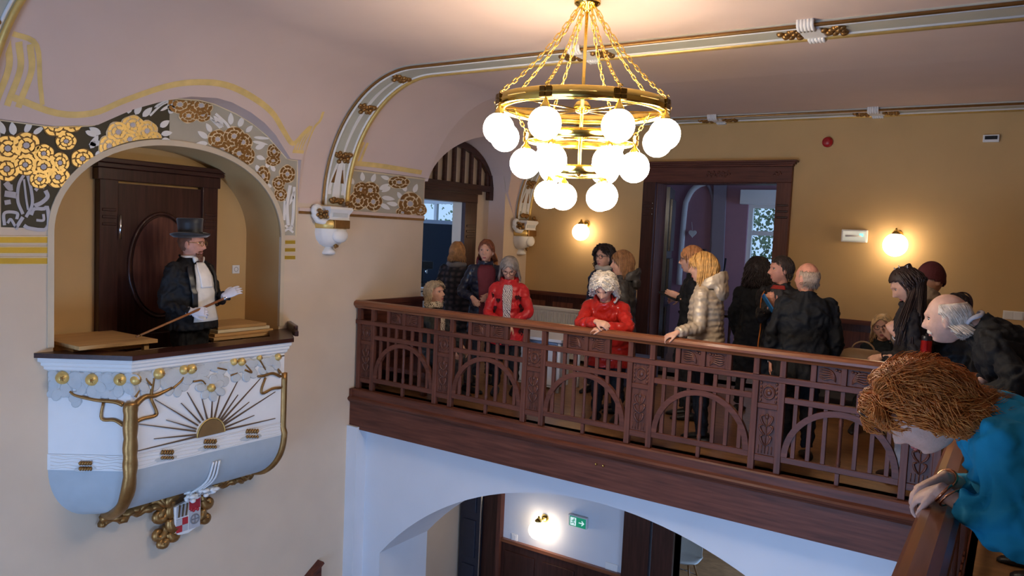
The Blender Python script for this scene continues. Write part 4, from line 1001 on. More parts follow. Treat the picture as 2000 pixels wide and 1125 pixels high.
# radiator
t = thing('radiator', 'white ribbed radiator under the dark wainscot cap', 'radiator', (-5.4, YW - .1, .05))
b = MB(); b.box((-5.80, YW - .14, .06), (-4.62, YW - .06, .72)); b.build('panel', PLASTIC, t, bevel=.006)
b = MB(); b.box((-5.83, YW - .165, .70), (-4.60, YW - .045, .745)); b.build('top_grille', PLASTIC, t, bevel=.008)
b = MB(); b.box((-5.76, YW - .168, .12), (-5.745, YW - .14, .68)); fin = b.build('fin', PLASTIC, t, bevel=.004)
for i in range(1, 30): share(fin, (.0385 * i, 0, 0), t)

# ================================================================== archway left: slatted fanlight, door case to the kitchen
XR = -6.22
b = MB(); yy = [7.05 + 1.70 * i / 30 for i in range(31)]
b.strip([(X0 - .0, y, arch_gate(y)) for y in yy], [(XR, y, arch_gate(y)) for y in yy])
for y in (7.05, 8.75): b.add([(X0, y, 0), (XR, y, 0), (XR, y, 2.30), (X0, y, 2.30)], [(0, 1, 2, 3)])
o = struct(b.build('wall_archway_reveal', VAULT))
wall_with_holes('wall_archway_back', PLASTER, 'x', XR, 6.6, 9.3, -.1, 3.3, [(7.18, 8.14, -.2, 2.12)], -.15)
fan = thing('slatted_fanlight', 'dark timber fanlight with upright slats above the kitchen door', 'fanlight', (XR, 7.9, 2.3))
xf = XR + .045
b = MB(); rows = []
for i in range(33):
    y = 7.06 + 1.66 * i / 32; z = arch_gate(y) - .012; zz = max(2.36, z - .085)
    rows.append([Vector((xf - .03, y, z)), Vector((xf + .03, y, z)), Vector((xf + .03, y, zz)), Vector((xf - .03, y, zz))])
b.grid(rows, cv=True); b.build('arched_head', DWOODX, fan)
b = MB(); b.box((xf - .035, 7.05, 2.29), (xf + .035, 8.74, 2.37)); b.build('beam', DWOODX, fan, bevel=.006)
b = MB(); b.box((xf - .035, 8.65, 2.18), (xf + .035, 8.74, 2.29)); b.build('beam_drop', DWOODX, fan, bevel=.006)
b = MB(); b.box((xf - .035, 8.655, 2.37), (xf + .035, 8.74, 2.52)); b.build('end_post', DWOODX, fan, bevel=.006)
for i in range(9):
    y = 7.14 + .185 * i; z = arch_gate(y) - .06
    if y < 8.63: b = MB(); b.box((xf - .02, y - .026, 2.37), (xf + .02, y + .026, z)); b.build('slat', DWOODX, fan, bevel=.003)
kd = struct(MB().box((XR, 8.14, 0), (XR + .06, 8.40, 2.13)).build('door_4', DWOOD))
def kdp(a, c, nm, m=DWOOD): b = MB(); b.box(a, c); return b.build(nm, m, kd, bevel=.005)
kdp((XR, 7.06, 0), (XR + .06, 7.18, 2.13), 'jamb'); kdp((XR, 7.06, 2.12), (XR + .06, 8.41, 2.26), 'lintel', DWOODX); kdp((XR, 7.06, 2.24), (XR + .10, 8.45, 2.30), 'lintel_cap', DWOODX)
for z in (1.80, 1.73, 1.66): kdp((XR + .055, 8.18, z), (XR + .07, 8.36, z + .03), 'jamb_fillet')
# ------------------------------------------------------------------ kitchen beyond
wall_with_holes('wall_kitchen_back', WHITEW, 'y', 11.0, -12, -6.2, -.1, 3.0, [(-9.75, -8.35, 1.15, 2.28)], .2)
window('window_2', 'y', 11.08, -9.75, -8.35, 1.15, 2.28, PLASTIC, (-9.05,), ())
b = MB(); b.box((-12.2, 6.4, -.1), (-12, 11.2, 3.0)); b.box((-6.30, 9.30, -.1), (-6.2, 11, 3.0)); struct(b.build('wall_kitchen_side', WHITEW))
wall_with_holes('wall_kitchen_front', WHITEW, 'y', 6.6, -12, -6.4, -.1, 3.0, [(-9.4, -7.8, 1.1, 2.3)], -.2)
window('window_added_kitchen', 'y', 6.5, -9.4, -7.8, 1.1, 2.3, PLASTIC, (-8.6,), ())  # unseen window, added as the place for the kitchen fill lamp
b = MB(); b.box((-12, 6.4, 3.0), (-6.25, 11.2, 3.05)); struct(b.build('ceiling_kitchen', WHITEW))
BLUEC = mat('blue_grey_laminate', srgb(44, 54, 72), rough=.4, var=.03)
t = thing('glass_partition', 'tall blue-grey partition in the kitchen behind the person in plaid', 'partition', (-7.3, 8.9, 0))
b = MB(); b.box((-7.9, 8.60, .0), (-7.86, 10.1, 1.86)); b.build('panel', BLUEC, t, bevel=.004)
b = MB(); b.box((-7.92, 10.06, 0), (-7.84, 10.12, 1.9)); b.box((-7.92, 8.58, 1.84), (-7.84, 10.12, 1.9)); b.build('frame', CHROME, t)
t = thing('kitchen_counter', 'pale kitchen counter with blue-grey doors seen through the left doorway', 'counter', (-7.3, 8.4, 0))
b = MB(); b.box((-7.75, 8.1, .1), (-7.2, 10.0, .86)); b.build('carcass', BLUEC, t); b = MB(); b.box((-7.78, 8.05, .86), (-7.17, 10.05, .90)); b.build('worktop', WHITEW, t, bevel=.004)
for i in range(3): b = MB(); b.box((-7.2, 8.13 + .62 * i, .14), (-7.18, 8.71 + .62 * i, .84)); b.build('door', WHITEW, t, bevel=.003)
t = thing('coffee_machine', 'black coffee machine on the kitchen counter', 'appliance', (-7.45, 8.8, .90))
b = MB(); b.box((-7.6, 8.66, .90), (-7.3, 8.92, .95)); b.build('base', BLACKP, t, bevel=.01); b = MB(); b.box((-7.6, 8.66, .95), (-7.48, 8.92, 1.22)); b.build('column', BLACKP, t, bevel=.01); b = MB(); b.box((-7.6, 8.66, 1.16), (-7.3, 8.92, 1.28)); b.build('head', BLACKP, t, bevel=.015); b = MB(); b.tube([(-7.33, 8.79, 1.16), (-7.33, 8.79, 1.10)], .02, 8); b.build('spout', CHROME, t, True)
# ------------------------------------------------------------------ pink room beyond the far door
PINK = mat('mauve_pink_paint', srgb(168, 126, 138), rough=.7, var=.03); PGREY = mat('grey_mauve_paint', srgb(150, 138, 146), rough=.7, var=.03)
YP = 13.0
wa, wc = ony(1462, 392, YP), ony(1560, 640, YP)
WX0, WX1, WZ0, WZ1 = wa.x, wa.x + 1.15, 0.95, 2.42
wall_with_holes('wall_pink_back', PINK, 'y', YP, -7.0, 1.0, -.1, 3.3, [(WX0, WX1, WZ0, WZ1)], .25)
window('window_3', 'y', YP + .08, WX0, WX1, WZ0, WZ1, PLASTIC, (WX0 + .62,), (1.93,), w=.075)
b = MB(); b.box((-5.6, YW + .3, -.1), (-5.5, YP, 3.3)); struct(b.build('wall_pink_side', PGREY))
wall_with_holes('wall_pink_right', PGREY, 'x', .5, YW + .3, YP, -.1, 3.3, [(10.6, 12.2, .9, 2.5)], .12)
window('window_added_pink', 'x', .56, 10.6, 12.2, .9, 2.5, PLASTIC, (11.4,), (1.95,))  # out-of-view window, added to carry the pink room fill lamp
b = MB(); b.box((-7, YW + .3, 3.2), (1, YP + .2, 3.25)); struct(b.build('ceiling_pink', WHITEW))
b = MB(); b.box((WX0 - .1, YP - .16, WZ1 - .02), (WX1 + .1, YP, WZ1 + .22)); tag(b.build('blind_box', PLASTIC, bevel=.01), 'white roller blind box above the window of the pink room', 'blind')
# white arched niche on the back wall of the pink room
def yp(px, py, o=0): p = ony(px, py, YP - .02 - o); return p
ar = thing('arched_surround', 'white arched surround on the pink wall seen through the doorway', 'arch', yp(1352, 560))
P = [yp(*c) for c in ((1326, 556), (1332, 470), (1338, 405), (1342, 390), (1352, 372), (1366, 361), (1380, 357))]
b = MB(); b.tube(catmull(P, 24), (.05, .03), 8); b.build('left_leg', WHITE, ar, True)
P = [yp(*c) for c in ((1378, 357), (1388, 372), (1393, 405), (1390, 480), (1388, 556))]
b = MB(); b.tube(catmull(P, 24), (.03, .02), 8); b.build('right_leg', PGREY, ar, True)
b = MB(); P = [yp(*c) for c in ((1396, 360), (1420, 358), (1412, 560), (1388, 560))]; b.prism(P, (0, -.04, 0)); b.build('pilaster', PGREY, ar)
c = yp(1353, 456, .03); t = thing('heart_ornament', 'small white heart hanging on the pink wall beyond the doorway', 'ornament', c)
P = []
for i in range(24):
    a = 2 * PI * i / 24; P.append(c + Vector((.0045 * 16 * math.sin(a) ** 3, 0, .0045 * (13 * math.cos(a) - 5 * math.cos(2 * a) - 2 * math.cos(3 * a) - math.cos(4 * a)))))
b = MB(); b.prism(P, (0, -.02, 0)); b.build('heart', WHITE, t, bevel=.006); b = MB(); b.tube([c + Vector((0, -.01, .02)), c + Vector((-.03, .0, .2))], .003, 5); b.build('cord', WHITE, t)
# chairs standing upside down on tables
def up_chair(loc, rz, label, first=None):
    t = thing('upturned_chair', label, 'chair', loc, 'chairs put up on the tables of the pink room')
    x, y, z = loc; S = mat('black_steel_tube', (.02, .02, .025), rough=.3, metal=.5, var=0)
    b = MB(); b.box((x - .21, y - .21, z), (x + .21, y + .21, z + .04)); b.build('seat', DWOOD, t, bevel=.01)
    for i in (-1, 1):
        for j in (-1, 1): b = MB(); b.tube([(x + .18 * i, y + .18 * j, z + .04), (x + .20 * i, y + .20 * j, z + .47)], .014, 8); b.build('leg', S, t, True)
    b = MB(); b.box((x - .2, y + .17, z - .30), (x + .2, y + .20, z - .02)); b.build('backrest', DWOOD, t, bevel=.01)
    t.rotation_euler = (0, 0, 0); return t
def table(loc, w, d, h, label, top=PALEWOOD, group=None):
    x, y, z = loc; t = thing('table', label, 'table', loc, group)
    b = MB(); b.box((x - w / 2, y - d / 2, z + h - .035), (x + w / 2, y + d / 2, z + h)); b.build('table_top', top, t, bevel=.005)
    for i in (-1, 1):
        for j in (-1, 1): b = MB(); b.tube([(x + (w / 2 - .05) * i, y + (d / 2 - .05) * j, z), (x + (w / 2 - .05) * i, y + (d / 2 - .05) * j, z + h - .035)], .022, 8); b.build('leg', top, t, True)
    return t
table((-3.7, 11.0, 0), .8, .8, .74, 'table in the pink room left of the woman in champagne', DWOOD); table((-2.65, 10.9, 0), .8, .8, .74, 'table in the pink room behind the woman in champagne', DWOOD)
up_chair((-3.85, 11.0, 1.05), 0, 'upturned dark chair on the table left of the white arch'); up_chair((-2.70, 10.9, 1.05), 0, 'upturned dark chair on the table in front of the bright window')
# foliage outside the windows
def foliage(name, c, sz, n, seed, label):
    r = random.Random(seed); b = MB()
    for i in range(n):
        p = Vector(c) + Vector((r.uniform(-1, 1) * sz[0], r.uniform(-1, 1) * sz[1], r.uniform(-1, 1) * sz[2])); a = r.uniform(0, 6); s = r.uniform(.025, .06)
        u = Vector((math.cos(a), .3, math.sin(a))) * s; v = Vector((-math.sin(a), .5 * r.uniform(-1, 1), math.cos(a))) * s * .6
        b.add([p - u, p + v, p + u, p - v], [(0, 1, 2, 3)])
    return tag(b.build(name, mat('winter_leaves', srgb(120, 140, 110), rough=.7, var=.4, scale=3)), label, 'foliage', kind='stuff')
foliage('garden_foliage', (-4.6, 16.0, 1.8), (1.6, .8, 1.9), 5200, 1, 'grey green garden foliage outside the window of the pink room'); foliage('garden_foliage', (-9.2, 14.0, 1.9), (2.0, .8, 1.95), 2600, 2, 'sparse garden foliage outside the kitchen window')

# ================================================================== lower room under the gallery
YLW = 8.0
la = lambda px, py: ony(px, py, YLW)
xL, xR = la(985, 1000).x, la(1222, 1040).x
wall_with_holes('wall_lower_back', WHITEW, 'y', YLW, X0, 3.2, ZL, -.3, [(-5.95, xL - .06, ZL, -.75), (la(1318, 1060).x, xR + 2.2, ZL, -.9)], .2)
b = MB(); b.box((xL - .02, YLW - .03, ZL), (xR, YLW, -2.13)); w = struct(b.build('trim_10', DWOOD))
b = MB(); b.box((xL - .02, YLW - .05, -2.15), (xR, YLW, -2.11)); b.build('cap_rail', RAILX, w)
for i in range(3): b = MB(); u = lerp(xL, xR, i / 3); v = lerp(xL, xR, (i + 1) / 3); b.box((u + .06, YLW - .045, -3.2), (v - .06, YLW - .03, -2.25)); b.build('wainscot_panel', DWOOD, w, bevel=.006)
b = MB(); b.box((xL - .06, YLW - .08, ZL), (xL, YLW + .1, -.85)); struct(b.build('trim_11', WOODZ))
b = MB(); b.box((-5.94, YLW + .02, ZL), (xL - .06, YLW + .08, -.75)); d5 = struct(b.build('door_5', DWOOD)); d5['label'] = 'dark double door in the lower room'
DOORB = mat('blue_black_door', srgb(38, 40, 52), rough=.35, var=.08, coat=.2)
b = MB(); b.box((-5.92, YLW - .02, ZL), (xL - .34, YLW + .03, -.85)); lf = b.build('door_leaf', DOORB, d5, bevel=.005)
for z0, z1 in ((-3.4, -2.6), (-2.5, -2.0), (-1.9, -1.0)): b = MB(); b.box((-5.86, YLW - .035, z0), (xL - .42, YLW - .015, z1)); b.build('door_panel', DOORB, lf, bevel=.006)
b = MB(); b.tube([(xL - .33, YLW - .04, ZL), (xL - .33, YLW - .04, -.85)], .012, 6); b.build('edge_strip', CHROME, d5)
# brown door case on the right of the lower wall, the leaf standing open
b = MB(); b.box((xR, YLW - .07, ZL), (xR + .32, YLW + .05, -.5)); d6 = struct(b.build('door_6', DWOOD)); d6['label'] = 'dark open door in the lower room'
b = MB(); b.box((xR + .34, YLW - .05, ZL), (la(1318, 1060).x, YLW + .21, -.8)); lf = b.build('door_leaf', DWOOD, d6, bevel=.005)
for i in range(3): b = MB(); b.bar((xR + .40, YLW - .056, -2.2 - .4 * i), (xR + .58, YLW - .056, -2.05 - .4 * i), .03, .012, up=(0, 1, 0)); b.build('carved_slash', CARVE, lf)
sconce(la(1065, 1012), 'lit globe wall lamp in the lower room under the arch', R=.115, up=.10)
q = la(1131, 1017); t = thing('exit_sign', 'green exit sign with running figure in the lower room', 'sign', q)
Rz = Matrix.Identity(3)
EX = mat('exit_green', srgb(10, 128, 90), rough=.4, var=0, emit=(.01, .25, .14), estr=.6); EXW = mat('exit_white', srgb(225, 240, 235), rough=.4, var=0, emit=(.8, 1, .95), estr=.5)
b = MB(); b.cbox(q + Vector((0, -.03, 0)), (.25, .05, .135)); b.build('housing', PLASTIC, t, bevel=.006)
b = MB(); b.cbox(q + Vector((.012, -.058, 0)), (.215, .006, .115)); fc = b.build('green_face', EX, t)
b = MB(); b.cbox(q + Vector((-.045, -.062, 0)), (.075, .004, .095)); b.build('doorway_pictogram', EXW, fc)
b = MB(); c = q + Vector((-.042, -.066, 0)); 
b.ball(c + Vector((.010, 0, .032)), (.009, .003, .009), 8, 5)
for p1, p2 in (((.006, .022), (-.002, -.006)), ((-.002, -.006), (.016, -.016)), ((.016, -.016), (.012, -.036)), ((-.002, -.006), (-.018, -.022)), ((-.018, -.022), (-.032, -.022)), ((.006, .020), (.024, .008)), ((.006, .02), (-.014, .012)), ((-.014, .012), (-.022, -.002))):
    b.bar(c + Vector((p1[0], 0, p1[1])), c + Vector((p2[0], 0, p2[1])), .008, .003, up=(0, 1, 0))
b.build('running_figure', EX, fc)
b = MB(); c = q + Vector((.062, -.064, 0)); b.bar(c + Vector((-.032, 0, 0)), c + Vector((.02, 0, 0)), .011, .004, up=(0, 1, 0)); b.bar(c + Vector((.006, 0, .028)), c + Vector((.036, 0, -.002)), .011, .004, up=(0, 1, 0)); b.bar(c + Vector((.006, 0, -.028)), c + Vector((.036, 0, .002)), .011, .004, up=(0, 1, 0)); b.build('arrow', EXW, fc)
t, R, n, u = socket('light_switch', la(1005, 1049), (0, -1, 0), 'white switch above the wainscot left of the lower wall lamp', .09, .085)
b = MB(); b.cbox(wloc(t) + n * .012, (.06, .006, .06), R); b.build('rocker', PLASTIC, t, bevel=.002)
t, R, n, u = socket('wall_socket', la(1195, 1107), (0, -1, 0), 'white double socket above the wainscot in the lower room', .16, .085)
for s in (-1, 1): b = MB(); b.lathe(wloc(t) + n * .006 + u * .04 * s, [(.024, 0), (.024, .005), (.018, .004), (.018, .001), (0, .001)], 14, (0, -1, 0)); b.build('socket_well', PLASTIC, t)
# moulded chair in the room beyond
q = onz(1338, 1092, ZL + .45); t = thing('shell_chair', 'white shell chair with wooden legs in the lower room', 'chair', (q.x, q.y, ZL))
SEAT = mat('off_white_shell', srgb(225, 220, 208), rough=.4, var=.02); LEGW = wood('beech_leg', srgb(170, 122, 74), axis='z')
b = MB(); rows = []
for i in range(13):
    v = i / 12; row = []
    for j in range(13):
        uu = j / 12 * 2 - 1
        if v < .6: yy = lerp(-.22, .16, v / .6); zz = .45 + .035 * uu * uu - .02 * math.sin(PI * v / .6)
        else: s = (v - .6) / .4; yy = .16 + .08 * s; zz = .46 + .36 * s + .03 * uu * uu
        wd = .23 * (1 - .25 * max(0, (v - .7) / .3) ** 2) * (1 - .2 * max(0, (.12 - v) / .12))
        row.append(Vector((q.x + uu * wd + 0, q.y + yy - (.07 * uu * uu if v > .6 else 0), ZL + zz)))
    rows.append(row)
b.grid(rows); o = b.build('shell', SEAT, t, True); md = o.modifiers.new('solid', 'SOLIDIFY'); md.thickness = .012
for i in (-1, 1):
    for j in (-1, 1): b = MB(); b.tube([(q.x + .10 * i, q.y + .10 * j - .03, ZL + .43), (q.x + .21 * i, q.y + .21 * j - .03, ZL)], [.016, .010], 8); b.build('leg', LEGW, t, True)
for i in (-1, 1): b = MB(); b.tube([(q.x + .12 * i, q.y - .15, ZL + .36), (q.x - .15 * i, q.y + .12, ZL + .2)], .005, 6); b.build('brace', BLACKP, t)
b = MB(); b.box((-12, 13.6, ZL), (3.2, 13.8, -.3)); b.box((-12, 6.85, ZL), (-11.8, 13.8, -.3)); struct(b.build('wall_lower_far', mat('tan_paint', srgb(196, 172, 146), rough=.7, var=.03)))
b = MB(); b.box((-12, YW + .3, -.40), (3.2, 13.8, -.30)); struct(b.build('ceiling_lower', WHITEW))
# timber capping of the stair below the pulpit
b = MB(); pa, pb = onx(622, 1096, X0), onx(556, 1126, X0); dz = (pa.z - pb.z) / (pa.y - pb.y)
P = [(X0, pa.y, pa.z), (X0, pa.y, pa.z - 1.2), (X0, pa.y - 2.5, pa.z - 1.2 - 2.5 * .62), (X0, pa.y - 2.5, pa.z - 2.5 * .62)]
b.prism(P, (.05, 0, 0)); b2 = struct(b.build('trim_12', WOODY))
b = MB(); b.bar((X0 + .04, pa.y, pa.z + .01), (X0 + .04, pa.y - 2.5, pa.z - 2.5 * .62 + .01), .10, .03); b.build('cap_rail', WOODY, b2, bevel=.006)
# white table and cabinet standing on the gallery behind the slats
BLUEW = mat('cool_white_laminate', srgb(214, 222, 236), rough=.4, var=.02)
t = table((-4.52, 7.6, 0), .74, .56, .60, 'low white table beside the woman in the red jacket with hearts', BLUEW)
t = thing('white_cabinet', 'white cabinet standing under the low table behind the slats', 'cabinet', (-4.62, 7.55, 0))
b = MB(); b.box((-4.77, 7.44, .03), (-4.27, 7.74, .54)); b.build('carcass', BLUEW, t, bevel=.004)
for i in range(2): b = MB(); b.box((-4.76 + .245 * i, 7.42, .06), (-4.525 + .245 * i, 7.44, .52)); dr = b.build('door', BLUEW, t, bevel=.003); b = MB(); b.tube([(-4.55 + .06 * i, 7.41, .25), (-4.55 + .06 * i, 7.41, .36)], .006, 6); b.build('handle', CHROME, dr)
GREYBOX = mat('blue_grey_crate', srgb(92, 104, 138), rough=.5, var=.04)
t = thing('storage_crate', 'blue-grey storage crate on the gallery floor behind the slats', 'crate', (-3.77, 8.45, 0))
b = MB(); b.box((-4.0, 8.25, 0), (-3.55, 8.65, .34)); b.build('body', GREYBOX, t, bevel=.01); b = MB(); b.box((-4.02, 8.23, .30), (-3.53, 8.67, .35)); b.build('rim', GREYBOX, t, bevel=.006)
# ================================================================== people
def cloth(name, rgb, rough=.8, var=.12, bump=.5, bscale=25, **k): return mat(name, srgb(*rgb), rough=rough, var=var, scale=10, bump=bump, bscale=bscale, **k)
def skinmat(name, rgb):
    m = mat(name, srgb(*rgb), rough=.52, var=.11, scale=26, bump=.15, bscale=130)
    p = m.node_tree.nodes['Principled BSDF']; p.inputs['Subsurface Weight'].default_value = .12; p.inputs['Subsurface Radius'].default_value = (.012, .005, .003); return m
SKIN = skinmat('skin_fair', (208, 158, 132)); SKINR = skinmat('skin_ruddy', (204, 142, 116)); SKINP = skinmat('skin_pale', (214, 172, 152))
EYEW = mat('eye_white', srgb(225, 218, 210), rough=.25, var=0); IRIS = mat('iris_dark', srgb(50, 38, 30), rough=.2, var=0)
LIPM = mat('pale_lips', srgb(176, 112, 100), rough=.5, var=.05)
LIP = mat('lips', srgb(172, 92, 88), rough=.45, var=.05)
def hairmat(name, rgb, rough=.5): return mat(name, srgb(*rgb), rough=rough, var=.28, scale=30, bump=.3, bscale=120)
BROWD = mat('dark_brow', srgb(74, 52, 40), rough=.7, var=.1); WHTSET = []
def folds(o, strength=.022, size=.11, depth=2):
    key = 'folds_%.3f' % size
    tx = bpy.data.textures.get(key)
    if tx is None:
        tx = bpy.data.textures.new(key, 'DISTORTED_NOISE'); tx.noise_scale = size; tx.distortion = 1.6; tx.noise_basis = 'ORIGINAL_PERLIN'; tx.noise_distortion = 'ORIGINAL_PERLIN'
    md = o.modifiers.new('folds', 'DISPLACE'); md.texture = tx; md.strength = strength; md.mid_level = .40; md.texture_coords = 'LOCAL'; return o
def remesh(o, vox, smooth=4, fac=.5):
    md = o.modifiers.new('remesh', 'REMESH'); md.mode = 'VOXEL'; md.voxel_size = vox; md.use_smooth_shade = True
    if smooth: s = o.modifiers.new('smooth', 'SMOOTH'); s.factor = fac; s.iterations = smooth
    return o
class Frame:
    """origin + right / forward / up axes"""
    def __init__(s, o, fwd, pitch=0.0, roll=0.0):
        f = Vector(fwd).normalized(); u = Vector((0, 0, 1)); r = f.cross(u).normalized(); u = r.cross(f)
        q = Quaternion(r, -math.radians(pitch)); f = q @ f; u = q @ u           # positive pitch looks down
        if roll: q = Quaternion(f, math.radians(roll)); r = q @ r; u = q @ u
        s.o = Vector(o); s.r = r; s.f = f; s.u = u
    def __call__(s, x, y, z): return s.o + s.r * x + s.f * y + s.u * z
    def d(s, x, y, z): return s.r * x + s.f * y + s.u * z
    def mat3(s): return Matrix((s.r, s.f, s.u)).transposed()
def head_point(d, k=None):
    """surface of the head in head units (metres) for unit direction d = (right, forward, up)"""
    x, y, z = d
    w, dp, h = .074, .096, .116
    p = Vector((x * w, y * dp, z * h))
    if z < 0:
        t = -z; p.x *= 1 - .34 * t ** 1.6; 
        if y > 0: p.y = dp * y ** (1 - .48 * t) * (1 - .05 * t ** 2)
        else: p.y *= 1 - .45 * t ** 1.3
    else:
        if y < 0: p.y *= 1.04
    X, Z = p.x, p.z
    if y > 0:
        g = lambda cx, cz, sx, sz: math.exp(-((X - cx) / sx) ** 2 - ((Z - cz) / sz) ** 2)
        fy = min(1, y * 1.6)
        n = 0
        if -.045 < Z < .02:                                     # nose: wedge growing downwards
            t = (0.02 - Z) / .055; n = .033 * min(1, max(0, t)) ** 1.1 * math.exp(-(X / (.008 + .007 * max(0, t))) ** 2)
            if Z < -.034: n *= max(0, (Z + .048) / .014)
        p.y += fy * (n + .009 * g(0, .030, .045, .011) - .016 * g(-.030, .006, .017, .012) - .016 * g(.030, .006, .017, .012)
                     + .007 * g(0, -.062, .020, .006) + .006 * g(0, -.074, .018, .006) - .004 * g(0, -.085, .02, .006) + .016 * g(0, -.102, .022, .014) + .004 * g(-.042, -.022, .02, .02) + .004 * g(.042, -.022, .02, .02))
    return p
def add_head(b, F, s=1.0, ears=True):
    n, m = 44, 36; rows = []
    for i in range(m + 1):
        a = PI * i / m
        rows.append([F(*(head_point((math.sin(a) * math.sin(t), math.sin(a) * math.cos(t), math.cos(a))) * s)) for t in [2 * PI * j / n for j in range(n)]])
    b.grid(rows, cv=True)
    if ears:
        for sx in (-1, 1):
            c = F(sx * .074 * s, -.006 * s, -.010 * s); R = F.mat3() @ Matrix.Rotation(sx * -.35, 3, 'Z')
            b.ball(c, (.010 * s, .020 * s, .032 * s), 10, 8, R); b.ball(F(sx * .072 * s, 0, -.032 * s), (.008 * s, .011 * s, .014 * s), 8, 6, R)
def add_hand(b, wrist, d, palm_n, side, s=1.0, curl=.5, spread=.25, thumb=1.0):
    """hand from the wrist along d; palm_n = normal out of the back of the hand; side = +1 when the thumb is on d x palm_n"""
    d = Vector(d).normalized(); n = Vector(palm_n); n = (n - d * n.dot(d)).normalized(); t = d.cross(n) * side
    P = lambda a, c, e: Vector(wrist) + (d * a + t * c + n * e) * s
    rows = []
    for a, hw, th in ((-.02, .024, .019), (.0, .026, .018), (.03, .036, .016), (.06, .041, .015), (.085, .040, .013), (.095, .034, .010)):
        rows.append([P(a, hw * math.cos(q), th * math.sin(q)) for q in [2 * PI * j / 10 for j in range(10)]])
    b.grid(rows, cv=True); k = len(b.v) - 60
    b.f.append(tuple(range(k, k + 10))); b.m.append(b.cur); b.f.append(tuple(range(k + 50, k + 60))); b.m.append(b.cur)
    for c0, L, o in ((.031, .068, .10), (.0105, .078, .03), (-.0105, .072, -.04), (-.031, .056, -.12)):
        ang = 0; q = P(.080, c0, 0); pts = [P(.055, c0, 0), q]; sp = o * spread * 4
        for j, fr in enumerate((.45, .32, .23)):
            ang += curl * (1.0 if j else .75); dd = d * math.cos(ang) - n * math.sin(ang) + t * sp * .5
            q = q + dd * L * fr * s; pts.append(q)
        b.tube(pts, [.0095 * s, .0092 * s, .0085 * s, .0078 * s, .006 * s], 7); b.ball(pts[-1], .0062 * s, 6, 4)
    pts = [P(.012, .022, -.004), P(.035, .043, -.010 * thumb), P(.060, .056, -.020 * thumb), P(.082, .058, -.030 * thumb)]
    b.tube(pts, [.014 * s, .012 * s, .0105 * s, .008 * s], 7); b.ball(pts[-1], .008 * s, 6, 4)
def ik(a, c, l1, l2, hint):
    d = c - a; L = min(d.length, (l1 + l2) * .999); dn = d.normalized(); x = (l1 * l1 - l2 * l2 + L * L) / (2 * L); h = math.sqrt(max(0, l1 * l1 - x * x))
    hv = Vector(hint); hv = (hv - dn * hv.dot(dn)); hv = hv.normalized() if hv.length > 1e-4 else dn.orthogonal().normalized()
    return a + dn * x + hv * h, a + dn * L
def view_dirs(p):
    v = Vector((p.x - CAM.x, p.y - CAM.y, 0)).normalized(); return -v, Vector((v.y, -v.x, 0))
def facing(p, va):
    c, r = view_dirs(p); a = math.radians(va); return c * math.cos(a) + r * math.sin(a)

def hair_ok(d, line=0.0):
    return d[2] > interp(d[1], [(-1, -.62), (-.2, -.50), (.05, -.22), (.18, .10), (.35, .36), (.6, .50), (1, .60)]) + line
def hair_cap(F, s, vol, m, parent, line=0.0, test=None, name='hair', zmin=None):
    b = MB(); n, k = 40, 30; test = test or (lambda d: hair_ok(d, line)); V = {}
    def vert(i, j):
        j %= n
        if (i, j) not in V:
            a = PI * i / k; t = 2 * PI * j / n; d = (math.sin(a) * math.sin(t), math.sin(a) * math.cos(t), math.cos(a))
            p = head_point((d[0], min(d[1], .999), d[2])); e = Vector(d) * vol
            V[(i, j)] = len(b.v); b.v.append(F(*((p + e) * s)))
        return V[(i, j)]
    for i in range(k):
        for j in range(n):
            a = PI * (i + .5) / k; t = 2 * PI * (j + .5) / n
            if test((math.sin(a) * math.sin(t), math.sin(a) * math.cos(t), math.cos(a))): b.f.append((vert(i, j), vert(i + 1, j), vert(i + 1, j + 1), vert(i, j + 1))); b.m.append(0)
    o = b.build(name, m, parent, True); md = o.modifiers.new('solid', 'SOLIDIFY'); md.thickness = .010; md.offset = -1
    return o
